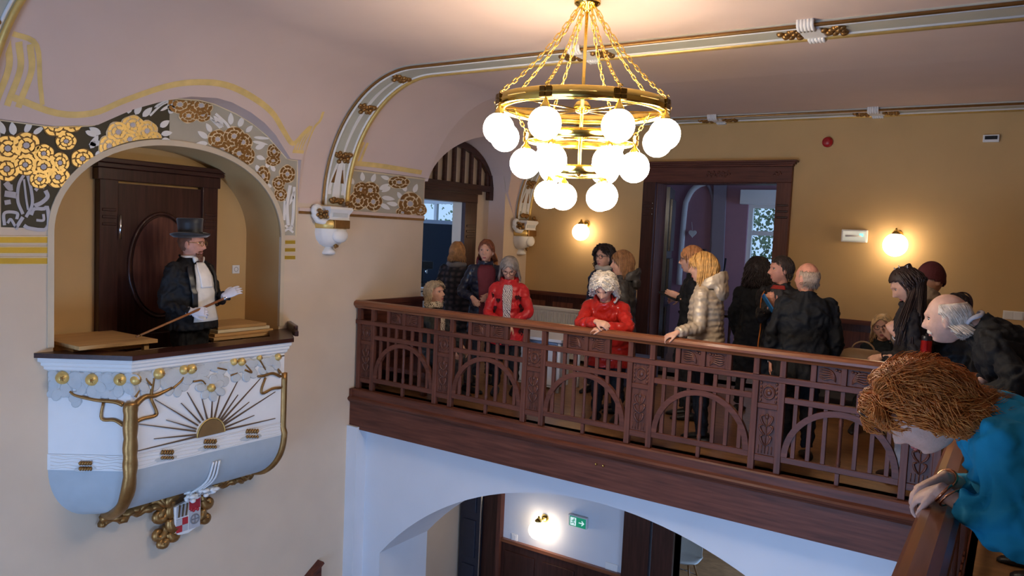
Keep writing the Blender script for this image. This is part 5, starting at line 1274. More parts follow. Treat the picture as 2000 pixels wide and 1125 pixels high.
def hair_locks(F, s, m, parent, n=220, length=.16, vol=.018, rad=.008, curl=.0, freq=18, fringe=.07, seed=1, line=.0, part=0.0, back=0.0, test=None, hang=.0, puff=0.0, name='hair_locks', sides=4):
    if sides != 3: n = int(n * 2.1); rad = rad * .58
    """tapered locks that start on the scalp and follow the head downwards"""
    r = random.Random(seed); b = MB(); test = test or (lambda d: hair_ok(d, line)); k = 0; tries = 0
    while k < n and tries < n * 30:
        tries += 1
        z = r.uniform(-.6, 1); t = r.uniform(0, 2 * PI); q = math.sqrt(1 - z * z); d = Vector((q * math.sin(t), q * math.cos(t), z))
        if not test(d): continue
        k += 1; L = length * r.uniform(.75, 1.1); pts_z = None; last = None
        if d.y > .45: L = fringe * r.uniform(.8, 1.15)
        side = 1 if d.x > part else -1; ph = 7 * d.x + 5 * d.z + r.uniform(0, 1.6); ph2 = 6 * d.z - 5 * d.y + r.uniform(0, 1.6); N = 9; pts = []; rr = []; cur = d.copy(); v = vol * r.uniform(.75, 1.2)
        for i in range(N):
            u = i / (N - 1)
            p = head_point((cur.x, min(cur.y, .999), cur.z)) + cur * (v * (.5 + .5 * min(1, u * 3)) + puff * u)
            if i and pts_z is not None and p.z < pts_z - .001 and cur.z < -.25:      # free hanging below the ears
                p = last + Vector((last.x * .05, -back * L / N * .8, -L / N)) * 1.0; p.x *= 1 - hang * .1
            c1 = curl * math.sin(u * freq + ph); c2 = curl * math.cos(u * freq + ph2)
            last = p.copy(); pts_z = p.z
            pts.append(F(*((p + Vector((c1, c2, c1 * .6))) * s))); rr.append(rad * s * (.55 + .45 * math.sin(PI * min(1, u * .85 + .15))) * (1 if i < N - 1 else .3))
            flow = Vector((side * .55 * (1 if cur.z > .3 else .12), -.35 * (1 if cur.y > .2 else .15) - back * .4, -1.0 if cur.z < .75 else -.45))
            if cur.y > .45: flow = Vector((side * .9, .15, -.55))
            flow = flow - cur * flow.dot(cur)
            if flow.length < 1e-4: flow = Vector((side, 0, 0))
            cur = (cur + flow.normalized() * (L / N) / .10).normalized()
        b.tube(pts, rr, sides, caps=True, flat=.7)
    return b.build(name, m, parent, True)
def hair_mass(F, s, prof, m, parent, n=36, noise=.006, seed=2, name='hair', fwd_cut=.02, freq=9):
    """solid hair volume: rings (z, half width, front y, back y); the face side is left open below the brow"""
    r = random.Random(seed); ph = [r.uniform(0, 6) for _ in range(6)]; rows = []
    for z, w, f_, bk in prof:
        row = []
        for j in range(n):
            t = 2 * PI * j / n; c, q = math.cos(t), math.sin(t); y = lerp(bk, f_, (c + 1) / 2); wv = noise * (math.sin(freq * t + z * 60 + ph[0]) + .6 * math.sin(2.3 * freq * t + ph[1] - z * 40))
            row.append(F(*(Vector((q * (w + wv), (f_ + bk) / 2 + c * (f_ - bk) / 2 + c * wv, z + wv * .5)) * s)))
        rows.append(row)
    b = MB(); b.grid(rows, cv=True); k = len(b.v); m0 = n; b.f.append(tuple(range(n))); b.m.append(0); b.f.append(tuple(range(k - n, k))); b.m.append(0)
    return b.build(name, m, parent, True)
def face(F, s, t, brow, lip=LIP, glasses=None, closed=False):
    """eyes, brows, lips and optional spectacles on the head of t"""
    for sx in (-1, 1):
        c = F(sx * .030 * s, .0685 * s, .007 * s); b = MB(); b.ball(c, (.0135 * s, .012 * s, .0068 * s if not closed else .004 * s), 10, 7, F.mat3()); e = b.build('eye', EYEW if not closed else SKIN, t, True)
        if not closed: b = MB(); b.ball(F(sx * .030 * s, .0775 * s, .006 * s), (.0068 * s, .005 * s, .0066 * s), 8, 6, F.mat3()); b.build('iris', IRIS, e, True)
        P = [F(sx * x * s, y * s, z * s) for x, y, z in ((.017, .0765, .010), (.024, .0815, .0145), (.034, .0805, .0148), (.044, .071, .009))]
        b = MB(); b.tube(catmull(P, 8), [.0022 * s] * 8, 5); b.build('eyelid', BROWD, t, True)
        P = [F(sx * x * s, y * s, z * s) for x, y, z in ((.012, .086, .026), (.026, .083, .030), (.040, .074, .028), (.049, .063, .022))]
        b = MB(); b.tube(catmull(P, 8), [.0035 * s] * 8, 6); b.build('eyebrow', BROWD if brow not in (WHTSET) else brow, t, True)
    P = [F(x * s, y * s, z * s) for x, y, z in ((-.022, .067, -.066), (-.011, .083, -.0645), (0, .0868, -.0655), (.011, .083, -.0645), (.022, .067, -.066))]
    b = MB(); b.tube(catmull(P, 10), [(.0025 + .0025 * math.sin(PI * i / 9)) * s for i in range(10)], 6)
    P = [F(x * s, y * s, z * s) for x, y, z in ((-.020, .067, -.069), (-.010, .0815, -.073), (0, .0848, -.0745), (.010, .0815, -.073), (.020, .067, -.069))]
    b.tube(catmull(P, 10), [(.0025 + .003 * math.sin(PI * i / 9)) * s for i in range(10)], 6); b.build('lips', lip, t, True)
    if glasses:
        b = MB()
        for sx in (-1, 1):
            b.tube([F((sx * .033 + .024 * math.cos(a)) * s, .099 * s, (.004 + .021 * math.sin(a)) * s) for a in [2 * PI * i / 18 for i in range(18)]], .0022 * s, 5, closed=True)
            b.tube([F(sx * .057 * s, .097 * s, .010 * s), F(sx * .076 * s, .03 * s, .008 * s), F(sx * .077 * s, -.01 * s, .004 * s)], .002 * s, 5)
        b.tube([F(-.010 * s, .100 * s, .008 * s), F(.010 * s, .100 * s, .008 * s)], .002 * s, 5); b.build('spectacles', glasses, t, True)

def person(label, head, va, y=None, x=None, H=None, va_head=None, pitch=0, roll=0, lean=0, side_lean=0, sit=None, skin=SKIN, female=True, bulk=1.0,
           coat=None, coat_len=.62, puff=0, trousers=None, shoes=None, armL=None, armR=None, elbow=None, gloves=None, vox=.0068, collar=True, sleeve=1.0, floor=0.0, handL=None, handR=None, head_scale=1.10, flare=1.0, neck=None, hood=None, belly=1.0, legs_fwd=0.0, foot_shift=None):
    """clothed figure whose head centre lies where the ray through pixel `head` meets the given plane; returns a dict of frames for adding hair and clothes"""
    Hc = ony(head[0], head[1], y) if y is not None else onx(head[0], head[1], x)
    fw = facing(Hc, va); hf = facing(Hc, va if va_head is None else va_head); rt = fw.cross(Vector((0, 0, 1))).normalized()
    q = Quaternion(rt, -math.radians(lean)) @ Quaternion(fw, math.radians(side_lean)); U = Vector((0, 0, 1))
    up = q @ U; fl = q @ fw
    s = 1.0
    hw_sh = (.165 if female else .195) * bulk ** .5
    if sit is None:
        if H is None:
            k = .47 + .06 + (.40 + .0) * up.z + .08 * lerp(1, up.z, .5) + .11       # rough head height for H = 1.68
            H = 1.68 * (Hc.z - floor) / 1.555 if lean < 5 else 1.66
    H = H or 1.65
    s = H / 1.68
    neck_dir = (up * .6 + U * .4).normalized() if lean > 0 else up
    neck_dir = (neck_dir + fw * .12).normalized()
    if neck is not None: neck_dir = Quaternion(rt, -math.radians(neck)) @ U
    bulk *= 1.08
    # work down from the head
    neck_base = Hc - neck_dir * .155 * s - (fw * .01)
    shc = neck_base - up * .035 * s
    hips = shc - up * .50 * s
    if sit is None:
        dz = (floor + .90 * s) - hips.z
        # take up any remainder in the legs
    chest = shc - up * .14 * s; waist = shc - up * .33 * s
    t = thing('person', label, 'person', (hips.x, hips.y, floor))
    F = Frame(Hc, hf, pitch, roll)
    shL = shc - rt * hw_sh * s * .93 - up * .035 * s; shR = shc + rt * hw_sh * s * .93 - up * .035 * s
    # ---------------- arms
    ul, fl_ = .285 * s, .255 * s
    def arm(sh, tgt, sx, eh):
        if tgt is None: tgt = sh + rt * sx * .045 + fw * .06 - U * .51 * s
        elif tgt[0] == 'w': tgt = Vector(tgt[1])
        else: tgt = shc + rt * tgt[0] + fw * tgt[1] + U * tgt[2]
        hint = (rt * sx * .55 - fw * .6 - U * .6) if eh is None else Vector(eh)
        return ik(sh, tgt, ul, fl_, hint)
    eL, wL = arm(shL, armL, -1, elbow and elbow[0]); eR, wR = arm(shR, armR, 1, elbow and elbow[1])
    b = MB(); add_head(b, F, s * head_scale)
    nb = F(0, -.012 * s, -.07 * s)
    b.tube([F(0, -.015 * s, -.03 * s), nb, lerp(nb, neck_base, .5), neck_base, shc - up * .06], [.050 * s, .050 * s, .052 * s, .056 * s, .060 * s], 14)
    b.tube([shL * .9 + shR * .1, lerp(shL, shR, .5) - up * .02, shR * .9 + shL * .1], [.035 * s, .062 * s, .035 * s], 12)
    b.tube([chest + up * .05, waist], [(.065 * s, .09 * s)] * 2, 14, up=fl)
    for sh, e, w, sx, hd in ((shL, eL, wL, -1, handL), (shR, eR, wR, 1, handR)):
        b.tube(catmull([lerp(sh, shc, .35), sh, lerp(sh, e, .5), e, lerp(e, w, .5), w], 16), [lerp(.032, .025, i / 15) * s for i in range(16)], 12)
        hd = hd or {}
        d = Vector(hd['d']) if 'd' in hd else (w - e).normalized() * .8 - U * .3 * (0 if hd else 1)
        nrm = Vector(hd['n']) if 'n' in hd else (rt * sx * .8 + fw * .3 + U * .2)
        args = (w, d, nrm, hd.get('side', sx if 'n' not in hd else sx))
        kw = dict(s=s * hd.get('s', 1.0), curl=hd.get('curl', .45), spread=hd.get('spread', .25))
        if gloves is None: add_hand(b, *args, **kw)
        else:
            g = MB(); g.tube([lerp(w, e, .14), lerp(w, e, .0)], [.036 * s, .032 * s], 12); add_hand(g, *args, **{**kw, 's': kw['s'] * 1.12}); remesh(g.build('glove', gloves, t), .0045, 2)
    body = b.build('body', skin, t); remesh(body, vox, 2, .4)
    # ---------------- coat
    def spine(z):      # z = height along the trunk: 0 at the hips, 1 at the shoulder line; below 0 follows the thighs
        if z >= 0: return hips + up * (.50 * s) * z, up
        dn = (-U if sit is None else (fw * .9 - U * .25).normalized())
        return hips + dn * (-z) * .50 * s + (fw * .0), (-dn)
    prof = [(-1.2, .205, .150), (-.8, .198, .148), (-.45, .190, .145), (-.2, .182, .140), (0, .175, .135), (.25, .160, .122), (.45, .158, .122), (.65, .172, .128), (.82, .182, .118), (.93, .172, .098), (1.0, .148, .085), (1.06, .105, .072), (1.11, .074, .066)]
    pw = [(a, w) for a, w, d in prof]; pd = [(a, d) for a, w, d in prof]
    zlow = -coat_len if coat else 0
    mw = (.94 if female else 1.08)
    def S(z, phi, off=0.0):
        """point on the coat: phi = 0 at the front, positive towards the person's right"""
        c, tg = spine(z); n = tg.cross(rt) * -1; n = rt.cross(tg) * -1 if n.dot(fw) < 0 else n
        if n.dot(fw) < 0: n = -n
        w = interp(z, pw) * mw * s * bulk * (1 + (flare - 1) * max(0, .3 - z)); d = interp(z, pd) * s * bulk * (belly if -.1 < z < .6 and math.cos(phi) > 0 else 1)
        if puff:
            u = (z + 2) * (.50 * s) / puff; w += .011 * (abs(math.sin(PI * u)) - .6); d += .011 * (abs(math.sin(PI * u)) - .6)
        return c + rt * math.sin(phi) * (w + off) + n * math.cos(phi) * (d + off)
    if coat:
        nz = 120 if puff else 34
        b = MB(); b.grid([[S(lerp(zlow, 1.11, i / nz), 2 * PI * j / 32) for j in range(32)] for i in range(nz + 1)], cv=True)
        k = len(b.v); b.f.append(tuple(range(32))); b.m.append(0); b.f.append(tuple(range(k - 32, k))); b.m.append(0)
        for sh, e, w in ((shL, eL, wL), (shR, eR, wR)):
            N = 70 if puff else 26; P = catmull([lerp(sh, shc, .35), sh, lerp(sh, e, .5), e, lerp(e, w, .5), lerp(e, w, .97 * sleeve)], N); R_ = []
            for i in range(N):
                r_ = interp(i / (N - 1), [(0, .050), (.2, .058), (.32, .058), (.45, .056), (.62, .055), (.8, .050), (1, .042)]) * s * bulk ** .7
                if puff: r_ += .010 * (abs(math.sin(PI * i / (N - 1) * .62 / puff)) - .6)
                R_.append(r_)
            b.tube(P, R_, 14)
        if collar:
            c0 = shc + up * .03 * s; P = [(c0 + rt * math.sin(a) * .078 * s + fl * math.cos(a) * .070 * s + up * (.030 + .012 * -math.cos(a)) * s) for a in [2 * PI * i / 20 for i in range(20)]]
            b.tube(P, (.028 * s, .015 * s), 8, closed=True, up=up)
        o = b.build('coat', coat, t); remesh(o, .0095 if puff else .0125, 1 if puff else 5); folds(o, .008 if puff else .024, .07 if puff else .10)
    # ---------------- legs
    if trousers:
        b = MB()
        for sx in (-1, 1):
            hp = hips + rt * sx * .085 * s - U * .02
            if sit is None:
                ft = Vector((hips.x, hips.y, floor)) + rt * sx * .10 * s + fw * (legs_fwd + .03 * sx) + Vector(foot_shift or (0, 0, 0)); kn = lerp(hp, ft, .5) + fw * .025; ank = ft + U * .09
            else:
                kn = hp + fw * .42 * s - U * .04 + rt * sx * .03; ank = Vector((kn.x, kn.y, floor + .09)) + fw * .04; ft = Vector((ank.x, ank.y, floor))
            b.tube(catmull([hp + U * .08, hp, lerp(hp, kn, .5), kn, lerp(kn, ank, .5), ank], 20), [interp(i / 19, [(0, .095), (.25, .092), (.6, .066), (.8, .060), (1, .052)]) * s * bulk ** .6 for i in range(20)], 12)
            sh_ = MB(); rows = []
            for a, w, h in ((-.085, .020, .05), (-.07, .036, .075), (-.02, .040, .085), (.05, .045, .065), (.11, .046, .05), (.155, .036, .035), (.175, .012, .02)):
                c = ft + fw * a; rows.append([c + rt * w * math.cos(q_) + U * max(.0, h * (.5 + .5 * math.sin(q_))) for q_ in [2 * PI * j / 12 for j in range(12)]])
            sh_.grid(rows, cv=True); k = len(sh_.v); sh_.f.append(tuple(range(12))); sh_.m.append(0); sh_.f.append(tuple(range(k - 12, k))); sh_.m.append(0)
            sh_.build('shoe', shoes or BLACKC, t, True)
        b.ball(hips - U * .02, (.16 * s * bulk ** .5, .12 * s * bulk ** .5, .12 * s), 14, 10, Matrix((rt, fw, U)).transposed())
        folds(remesh(b.build('trousers', trousers, t), .013, 4), .022, .10)
    D = dict(t=t, F=F, s=s * head_scale, S=S, fw=fw, rt=rt, up=up, fl=fl, shc=shc, hips=hips, wL=wL, wR=wR, eL=eL, eR=eR, nb=neck_base, body=body)
    return D
def panel(P, z0, z1, w0, w1, off, m, name, phi0=0.0, n=14, k=8):
    """strip of cloth lying on the front of the coat"""
    b = MB(); rows = []
    for i in range(n + 1):
        z = lerp(z0, z1, i / n); w = lerp(w0, w1, i / n); rows.append([P['S'](z, phi0 - w + 2 * w * j / k, off) for j in range(k + 1)])
    b.grid(rows); o = b.build(name, m, P['t'], True); md = o.modifiers.new('solid', 'SOLIDIFY'); md.thickness = .008; return o
def torus_scarf(P, m, name='scarf', r=.085, th=.035, lift=.06, n=24, turns=1, seed=1, tilt=.0):
    b = MB(); r_ = random.Random(seed); c = P['shc'] + P['up'] * lift * P['s']
    for k in range(turns):
        Q = [c + P['rt'] * math.sin(a) * r * 1.1 + P['fl'] * (math.cos(a) * r + .01) + P['up'] * (.018 * k - tilt * math.cos(a) + .006 * math.sin(3 * a + k)) for a in [2 * PI * i / n for i in range(n)]]
        b.tube(Q, [(th * (1 + .15 * math.sin(i * 1.3 + k)), th * .7) for i in range(n)], 8, closed=True)
    return b.build(name, m, P['t'], True)
def hood_down(P, m, s=1.0, name='hood', lining=None):
    """soft hood lying on the back and round the neck"""
    c = P['shc'] + P['up'] * .035 - P['fl'] * .045; b = MB(); R = Matrix((P['rt'], P['fl'], P['up'])).transposed()
    Q = [c + P['rt'] * math.sin(a) * .105 * s + P['fl'] * math.cos(a) * .10 * s + P['up'] * (-.045 * math.cos(a) + .02) for a in [2 * PI * i / 28 for i in range(28)]]
    b.tube(Q, [((.036 + .026 * (1 - math.cos(2 * PI * i / 28)) / 2) * s, .024 * s) for i in range(28)], 10, closed=True, up=P['up'])
    b.ball(c - P['fl'] * .075 * s - P['up'] * .035 * s, (.115 * s, .055 * s, .085 * s), 14, 10, R)
    o = b.build(name, m, P['t']); remesh(o, .010, 9); folds(o, .012, .07); return o
BLACKC = cloth('black_leather', (22, 20, 20), rough=.45, var=.1)
def wp(px, py, y): return ('w', ony(px, py, y))
U3 = Vector((0, 0, 1))
NAVY = cloth('navy_puffer', (30, 34, 52), rough=.35, bscale=14, spec=.6); BLK = cloth('black_wool', (13, 13, 15)); BLK2 = cloth('black_softshell', (16, 15, 17), rough=.6)
JEAN = cloth('dark_jeans', (36, 40, 56), bump=.15, bscale=80); BLKT = cloth('black_trousers', (14, 14, 17)); GREYT = cloth('grey_trousers', (70, 66, 66))
# ------------------------------------------------------------------ man in the top hat
WG = cloth('white_glove_cotton', (214, 212, 220), bump=.1); WSH = cloth('white_pique', (226, 220, 210), bump=.15, bscale=60)
TAIL = cloth('black_tailcoat', (15, 14, 16), rough=.75)
P = person('bearded man in top hat, white bow tie and tailcoat speaking from the pulpit', (374, 475), 48, x=-5.88, va_head=66, female=False, bulk=1.22, belly=1.10, coat=TAIL, coat_len=.10, trousers=BLKT, skin=SKINR, gloves=WG, lean=-3,
           armR=('w', onx(374, 609, -5.64)), armL=('w', onx(440, 578, -5.66)), elbow=((-.2, .4, -1), (-.5, -.3, -.6)),
           handR=dict(d=(.62, .70, .05), n=(.75, -.45, .5), curl=.75, s=.95), handL=dict(d=(.35, .75, .45), n=(.6, -.6, .5), curl=.35, s=.95, side=-1), pitch=2, foot_shift=(-.05, 0, 0))
F, s, t = P['F'], P['s'], P['t']
face(F, s, t, hairmat('greying_beard', (112, 72, 52)), lip=LIPM, glasses=mat('gold_wire', srgb(200, 170, 110), rough=.2, metal=1, var=0))
BRD = hairmat('greying_beard', (112, 72, 52))
b = MB()
for i in range(190):
    r = random.Random(i); a = r.uniform(-1, 1); z = r.uniform(-.118, -.072); y = .079 - .028 * a * a + (.006 if z < -.09 else 0); p = F(a * .040 * s, y * s, z * s); b.tube([p, p + F.d(a * .004, .008, -.012) * s, p + F.d(a * .004, .008, -.028) * s], [.0035 * s, .0035 * s, .0012 * s], 4)
for i in range(22):
    a = i / 10.5 - 1; p = F(a * .030 * s, (.084 - .009 * a * a) * s, (-.050 - .010 * abs(a)) * s); b.tube([p, p + F.d(a * .008, .004, -.010) * s], [.0045 * s, .002 * s], 5)
b.build('beard', BRD, t, True)
hair_cap(F, s, .006, BRD, t, line=.05)
HAT = mat('black_silk_plush', (.012, .012, .014), rough=.45, var=.2, sheen=.5)
hat = thing('top_hat', 'tall black silk top hat on the head of the man in the pulpit', 'hat', F(0, -.005, .05)); FH = Frame(F(0, -.012 * s, .050 * s), F.f, pitch=-4); rows = []
for z, w in ((.155, 0), (.157, .090), (.150, .097), (.11, .092), (.06, .088), (.02, .088), (.004, .090)): rows.append([FH(w * math.sin(a), w * 1.12 * math.cos(a), z) for a in [2 * PI * i / 36 for i in range(36)]])
b = MB(); b.grid(rows, cv=True); b.build('crown', HAT, hat, True)
b = MB(); rows = []
for rr_, dz in ((.086, .006), (.10, .002), (.125, .004), (.142, .012), (.146, .018), (.142, .010), (.12, -.004), (.086, -.004)): rows.append([FH(rr_ * math.sin(a), rr_ * 1.12 * math.cos(a), dz * (1 + 1.2 * math.sin(a) ** 2)) for a in [2 * PI * i / 40 for i in range(40)]])
b.grid(rows, cv=True); b.build('brim', HAT, hat, True)
b = MB(); b.grid([[FH(w * math.sin(a), w * 1.12 * math.cos(a), z) for a in [2 * PI * i / 36 for i in range(36)]] for w, z in ((.0925, .008), (.0915, .040))], cv=True); b.build('hat_band', mat('black_grosgrain', (.02, .02, .022), rough=.7, var=.1), hat, True)
panel(P, .05, 1.02, .62, .30, .012, WSH, 'waistcoat'); panel(P, .62, 1.05, .26, .24, .022, cloth('white_shirt', (236, 232, 226), bump=.05), 'shirt_front')
for sg in (-1, 1): panel(P, .30, 1.00, .10, .09, .022, mat('black_satin_lapel', (.02, .02, .022), rough=.3, var=.1), 'lapel', phi0=sg * .55)
c = P['shc'] + P['up'] * .045 + P['fl'] * .10
b = MB()
for sg in (-1, 1): b.tube([c, c + P['rt'] * sg * .03 + P['up'] * .008, c + P['rt'] * sg * .06], [(.008, .008), (.022, .010), (.028, .010)], 8, up=P['up'])
b.ball(c, .012, 8, 6); b.build('bow_tie', WSH, t, True)
b = MB(); b.tube([P['shc'] + P['up'] * .055 * 1 + P['rt'] * math.sin(a) * .066 + P['fl'] * (math.cos(a) * .066 + .005) for a in [2 * PI * i / 24 for i in range(24)]], (.030, .006), 8, closed=True, up=P['up']); b.build('wing_collar', WSH, t, True)
# walking cane across his hands
pa, pb = onx(266, 658, -5.50), onx(452, 577, -5.66)
cane = thing('walking_cane', 'brown walking cane with silver tip held by the man in the top hat', 'cane', pa)
b = MB(); b.tube([pa, lerp(pa, pb, .5), pb], [.008, .010, .012], 8); b.build('shaft', wood('cane_wood', srgb(150, 92, 48), axis='y', var=.2), cane, True)
d = (pb - pa).normalized(); b = MB(); b.tube([pb - d * .10, pb + d * .005], .0135, 10); b.build('silver_collar', CHROME, cane, True); b = MB(); b.tube([pa, pa + d * .035], [.006, .009], 8); b.build('ferrule', BRASS, cane, True)
# ------------------------------------------------------------------ left group on the gallery
GBL = hairmat('ash_blonde_hair', (196, 172, 138)); GING = hairmat('light_ginger_hair', (172, 122, 72)); RDB = hairmat('red_brown_hair', (128, 72, 44)); GRY = hairmat('grey_hair', (146, 134, 124))
P = person('elderly woman with short ash blonde hair and leopard scarf sitting by the railing', (850, 573), 55, y=6.55, H=1.60, sit=1, pitch=-12, coat=cloth('dark_olive_coat', (44, 44, 40)), coat_len=.5, trousers=GREYT, armL=(-.12, .34, -.40), armR=(.12, .34, -.40))
F, s, t = P['F'], P['s'], P['t']; face(F, s, t, GBL); hair_cap(F, s, .018, GBL, t); hair_locks(F, s, GBL, t, 260, .085, .022, .008, curl=.006, seed=3, fringe=.045, puff=.012)
LEO = mat('leopard_print', srgb(196, 176, 146), rough=.7, var=0)
n = LEO.node_tree.nodes; L = LEO.node_tree.links; tx = n.new('ShaderNodeTexVoronoi'); tx.inputs['Scale'].default_value = 60; rp = n.new('ShaderNodeValToRGB'); rp.color_ramp.elements[0].position = .32; rp.color_ramp.elements[0].color = srgb(40, 30, 24); rp.color_ramp.elements[1].position = .42; rp.color_ramp.elements[1].color = srgb(206, 188, 160)
tc = n.new('ShaderNodeTexCoord'); L.new(tc.outputs['Object'], tx.inputs['Vector']); L.new(tx.outputs['Distance'], rp.inputs['Fac']); L.new(rp.outputs['Color'], n['Principled BSDF'].inputs['Base Color'])
torus_scarf(P, LEO, th=.030, turns=2, lift=.05); panel(P, .45, .98, .30, .35, .016, LEO, 'scarf_end')
ben = thing('wall_bench', 'dark wooden bench by the left wall under the seated elderly woman', 'bench', (-5.6, 6.6, 0)); hz = P['hips'].z - .14
b = MB(); b.box((-5.88, 6.15, hz - .05), (-5.10, 7.0, hz)); b.build('seat', WOODY, ben, bevel=.006)
for x_ in (-5.84, -5.14):
    for y_ in (6.2, 6.95): b = MB(); b.box((x_ - .025, y_ - .025, 0), (x_ + .025, y_ + .025, hz - .05)); b.build('leg', WOODZ, ben)
PLAID = mat('dark_plaid_wool', srgb(34, 34, 42), rough=.85, var=0); n = PLAID.node_tree.nodes; L = PLAID.node_tree.links
tc = n.new('ShaderNodeTexCoord'); w1 = n.new('ShaderNodeTexWave'); w2 = n.new('ShaderNodeTexWave'); w2.bands_direction = 'Z'; w1.inputs['Scale'].default_value = w2.inputs['Scale'].default_value = 4.5; mx = n.new('ShaderNodeMath'); mx.operation = 'MULTIPLY'; rp = n.new('ShaderNodeValToRGB'); rp.color_ramp.elements[0].color = srgb(24, 24, 30); rp.color_ramp.elements[1].color = srgb(74, 62, 66)
for w in (w1, w2): L.new(tc.outputs['Object'], w.inputs['Vector'])
L.new(w1.outputs['Fac'], mx.inputs[0]); L.new(w2.outputs['Fac'], mx.inputs[1]); L.new(mx.outputs[0], rp.inputs['Fac']); L.new(rp.outputs['Color'], n['Principled BSDF'].inputs['Base Color'])
P = person('person with short ginger hair in a dark plaid coat seen from behind', (893, 493), 172, y=7.55, female=True, bulk=1.12, coat=PLAID, coat_len=.6, trousers=GREYT)
F, s, t = P['F'], P['s'], P['t']; hair_cap(F, s, .016, GING, t); hair_locks(F, s, GING, t, 240, .10, .018, .008, seed=4); torus_scarf(P, cloth('grey_fleece', (112, 106, 104)), name='fleece_collar', th=.034, lift=.03, r=.095); face(F, s, t, GING)
BURG = cloth('burgundy_hoodie', (104, 38, 48))
P = person('woman with reddish ponytail in navy puffer jacket over burgundy hoodie', (950, 490), 8, va_head=-14, y=7.2, coat=NAVY, coat_len=.55, puff=.075, trousers=JEAN, armL=(-.02, .24, -.30), armR=(.16, .20, -.34))
F, s, t = P['F'], P['s'], P['t']; face(F, s, t, RDB); hair_cap(F, s, .010, RDB, t); hair_locks(F, s, RDB, t, 220, .11, .012, .007, seed=5, fringe=.085, back=1.2); panel(P, -.3, 1.06, .35, .62, .014, BURG, 'hoodie_front'); hood_down(P, BURG, .85)
b = MB(); r = random.Random(2)
for i in range(26): a = r.uniform(-.03, .03); c = r.uniform(-.03, .03); b.tube(catmull([F(a * .4, -.10, .01 + c), F(-.03 + a, -.15, .0 + c), F(-.06 + a, -.16, -.08), F(-.07 + a * 1.6, -.13, -.19 + c)], 8), [.006, .010, .011, .011, .010, .009, .007, .003], 5)
b.build('ponytail', hairmat('copper_blonde_tail', (176, 116, 66)), t, True)
REDH = cloth('red_quilted_jacket', (196, 40, 44), rough=.4, bscale=14); BLH = cloth('black_heart_print', (60, 16, 20))
P = person('woman with grey bob and glasses in red jacket with dark hearts', (995, 524), -6, y=6.85, pitch=30, lean=5, coat=REDH, coat_len=.30, puff=.11, trousers=BLKT, armL=(-.05, .24, -.40), armR=(.05, .24, -.40), elbow=((1, .3, -.3), (-1, .1, -.3)), handL=dict(d=(-.15, -.25, -.9), n=(.3, -.9, .1), curl=.35), handR=dict(d=(.2, -.25, -.9), n=(.3, -.9, .1), curl=.35))
F, s, t = P['F'], P['s'], P['t']; face(F, s, t, GRY, glasses=mat('dark_frame', srgb(70, 40, 34), rough=.3, var=0)); hair_cap(F, s, .014, GRY, t); hair_locks(F, s, GRY, t, 240, .20, .017, .0085, seed=6, fringe=.07)
BLOU = mat('zebra_blouse', srgb(214, 208, 206), rough=.7, var=0); n = BLOU.node_tree.nodes; L = BLOU.node_tree.links; tc = n.new('ShaderNodeTexCoord'); wv = n.new('ShaderNodeTexWave'); wv.inputs['Scale'].default_value = 22; wv.inputs['Distortion'].default_value = 9; wv.bands_direction = 'DIAGONAL'; rp = n.new('ShaderNodeValToRGB'); rp.color_ramp.elements[0].position = .2; rp.color_ramp.elements[0].color = srgb(70, 60, 84); rp.color_ramp.elements[1].position = .38; rp.color_ramp.elements[1].color = srgb(220, 214, 212)
L.new(tc.outputs['Object'], wv.inputs['Vector']); L.new(wv.outputs['Fac'], rp.inputs['Fac']); L.new(rp.outputs['Color'], n['Principled BSDF'].inputs['Base Color'])
panel(P, .28, 1.04, .22, .30, .014, BLOU, 'blouse_front'); panel(P, -.28, .28, .20, .22, .012, BLKT, 'dark_waist')
r = random.Random(8)
for i in range(22):
    ph = r.choice((-1, 1)) * r.uniform(.42, 1.35); z = r.uniform(.0, .92); c = P['S'](z, ph, .012); nn = (P['S'](z, ph, .03) - c).normalized(); u = nn.cross(U3).normalized(); v = u.cross(nn) * -1
    if v.z < 0: v = -v
    pts = [c + (u * .0018 * 16 * math.sin(a) ** 3 + v * .0018 * (13 * math.cos(a) - 5 * math.cos(2 * a) - 2 * math.cos(3 * a) - math.cos(4 * a))) for a in [2 * PI * k / 14 for k in range(14)]]
    b = MB(); b.prism(pts, nn * .006); b.build('heart_print', BLH, t)
hood_down(P, REDH, .85)
# ------------------------------------------------------------------ middle group
DCU = hairmat('dark_curly_hair', (44, 32, 28)); LBR = hairmat('light_brown_bob', (142, 100, 64)); WHT = hairmat('white_curls', (222, 208, 190)); WHTSET.append(WHT); BLD = hairmat('golden_blonde_hair', (206, 156, 88))
P = person('woman with short dark curls and round glasses in navy coat by the wall lamp', (1180, 502), -38, y=7.7, coat=NAVY, coat_len=.55, trousers=JEAN)
F, s, t = P['F'], P['s'], P['t']; face(F, s, t, DCU, glasses=BLACKP); hair_cap(F, s, .022, DCU, t); hair_locks(F, s, DCU, t, 260, .12, .026, .009, curl=.010, freq=16, seed=7, fringe=.07, puff=.014); torus_scarf(P, cloth('pale_scarf', (176, 166, 150)), th=.03)
GPUF = cloth('charcoal_puffer', (62, 58, 56), rough=.5, bscale=14)
P = person('person with light brown bob in charcoal puffer jacket behind the woman in shiny red', (1216, 515), -95, va_head=-82, y=7.0, coat=GPUF, coat_len=.55, puff=.10, trousers=BLKT)
F, s, t = P['F'], P['s'], P['t']; face(F, s, t, LBR); hair_cap(F, s, .018, LBR, t); hair_locks(F, s, LBR, t, 240, .13, .020, .009, seed=8, fringe=.10); hood_down(P, GPUF, .95)
REDS = mat('shiny_red_puffer', srgb(176, 34, 26), rough=.24, var=.12, scale=9, bump=.55, bscale=16, coat=.3)
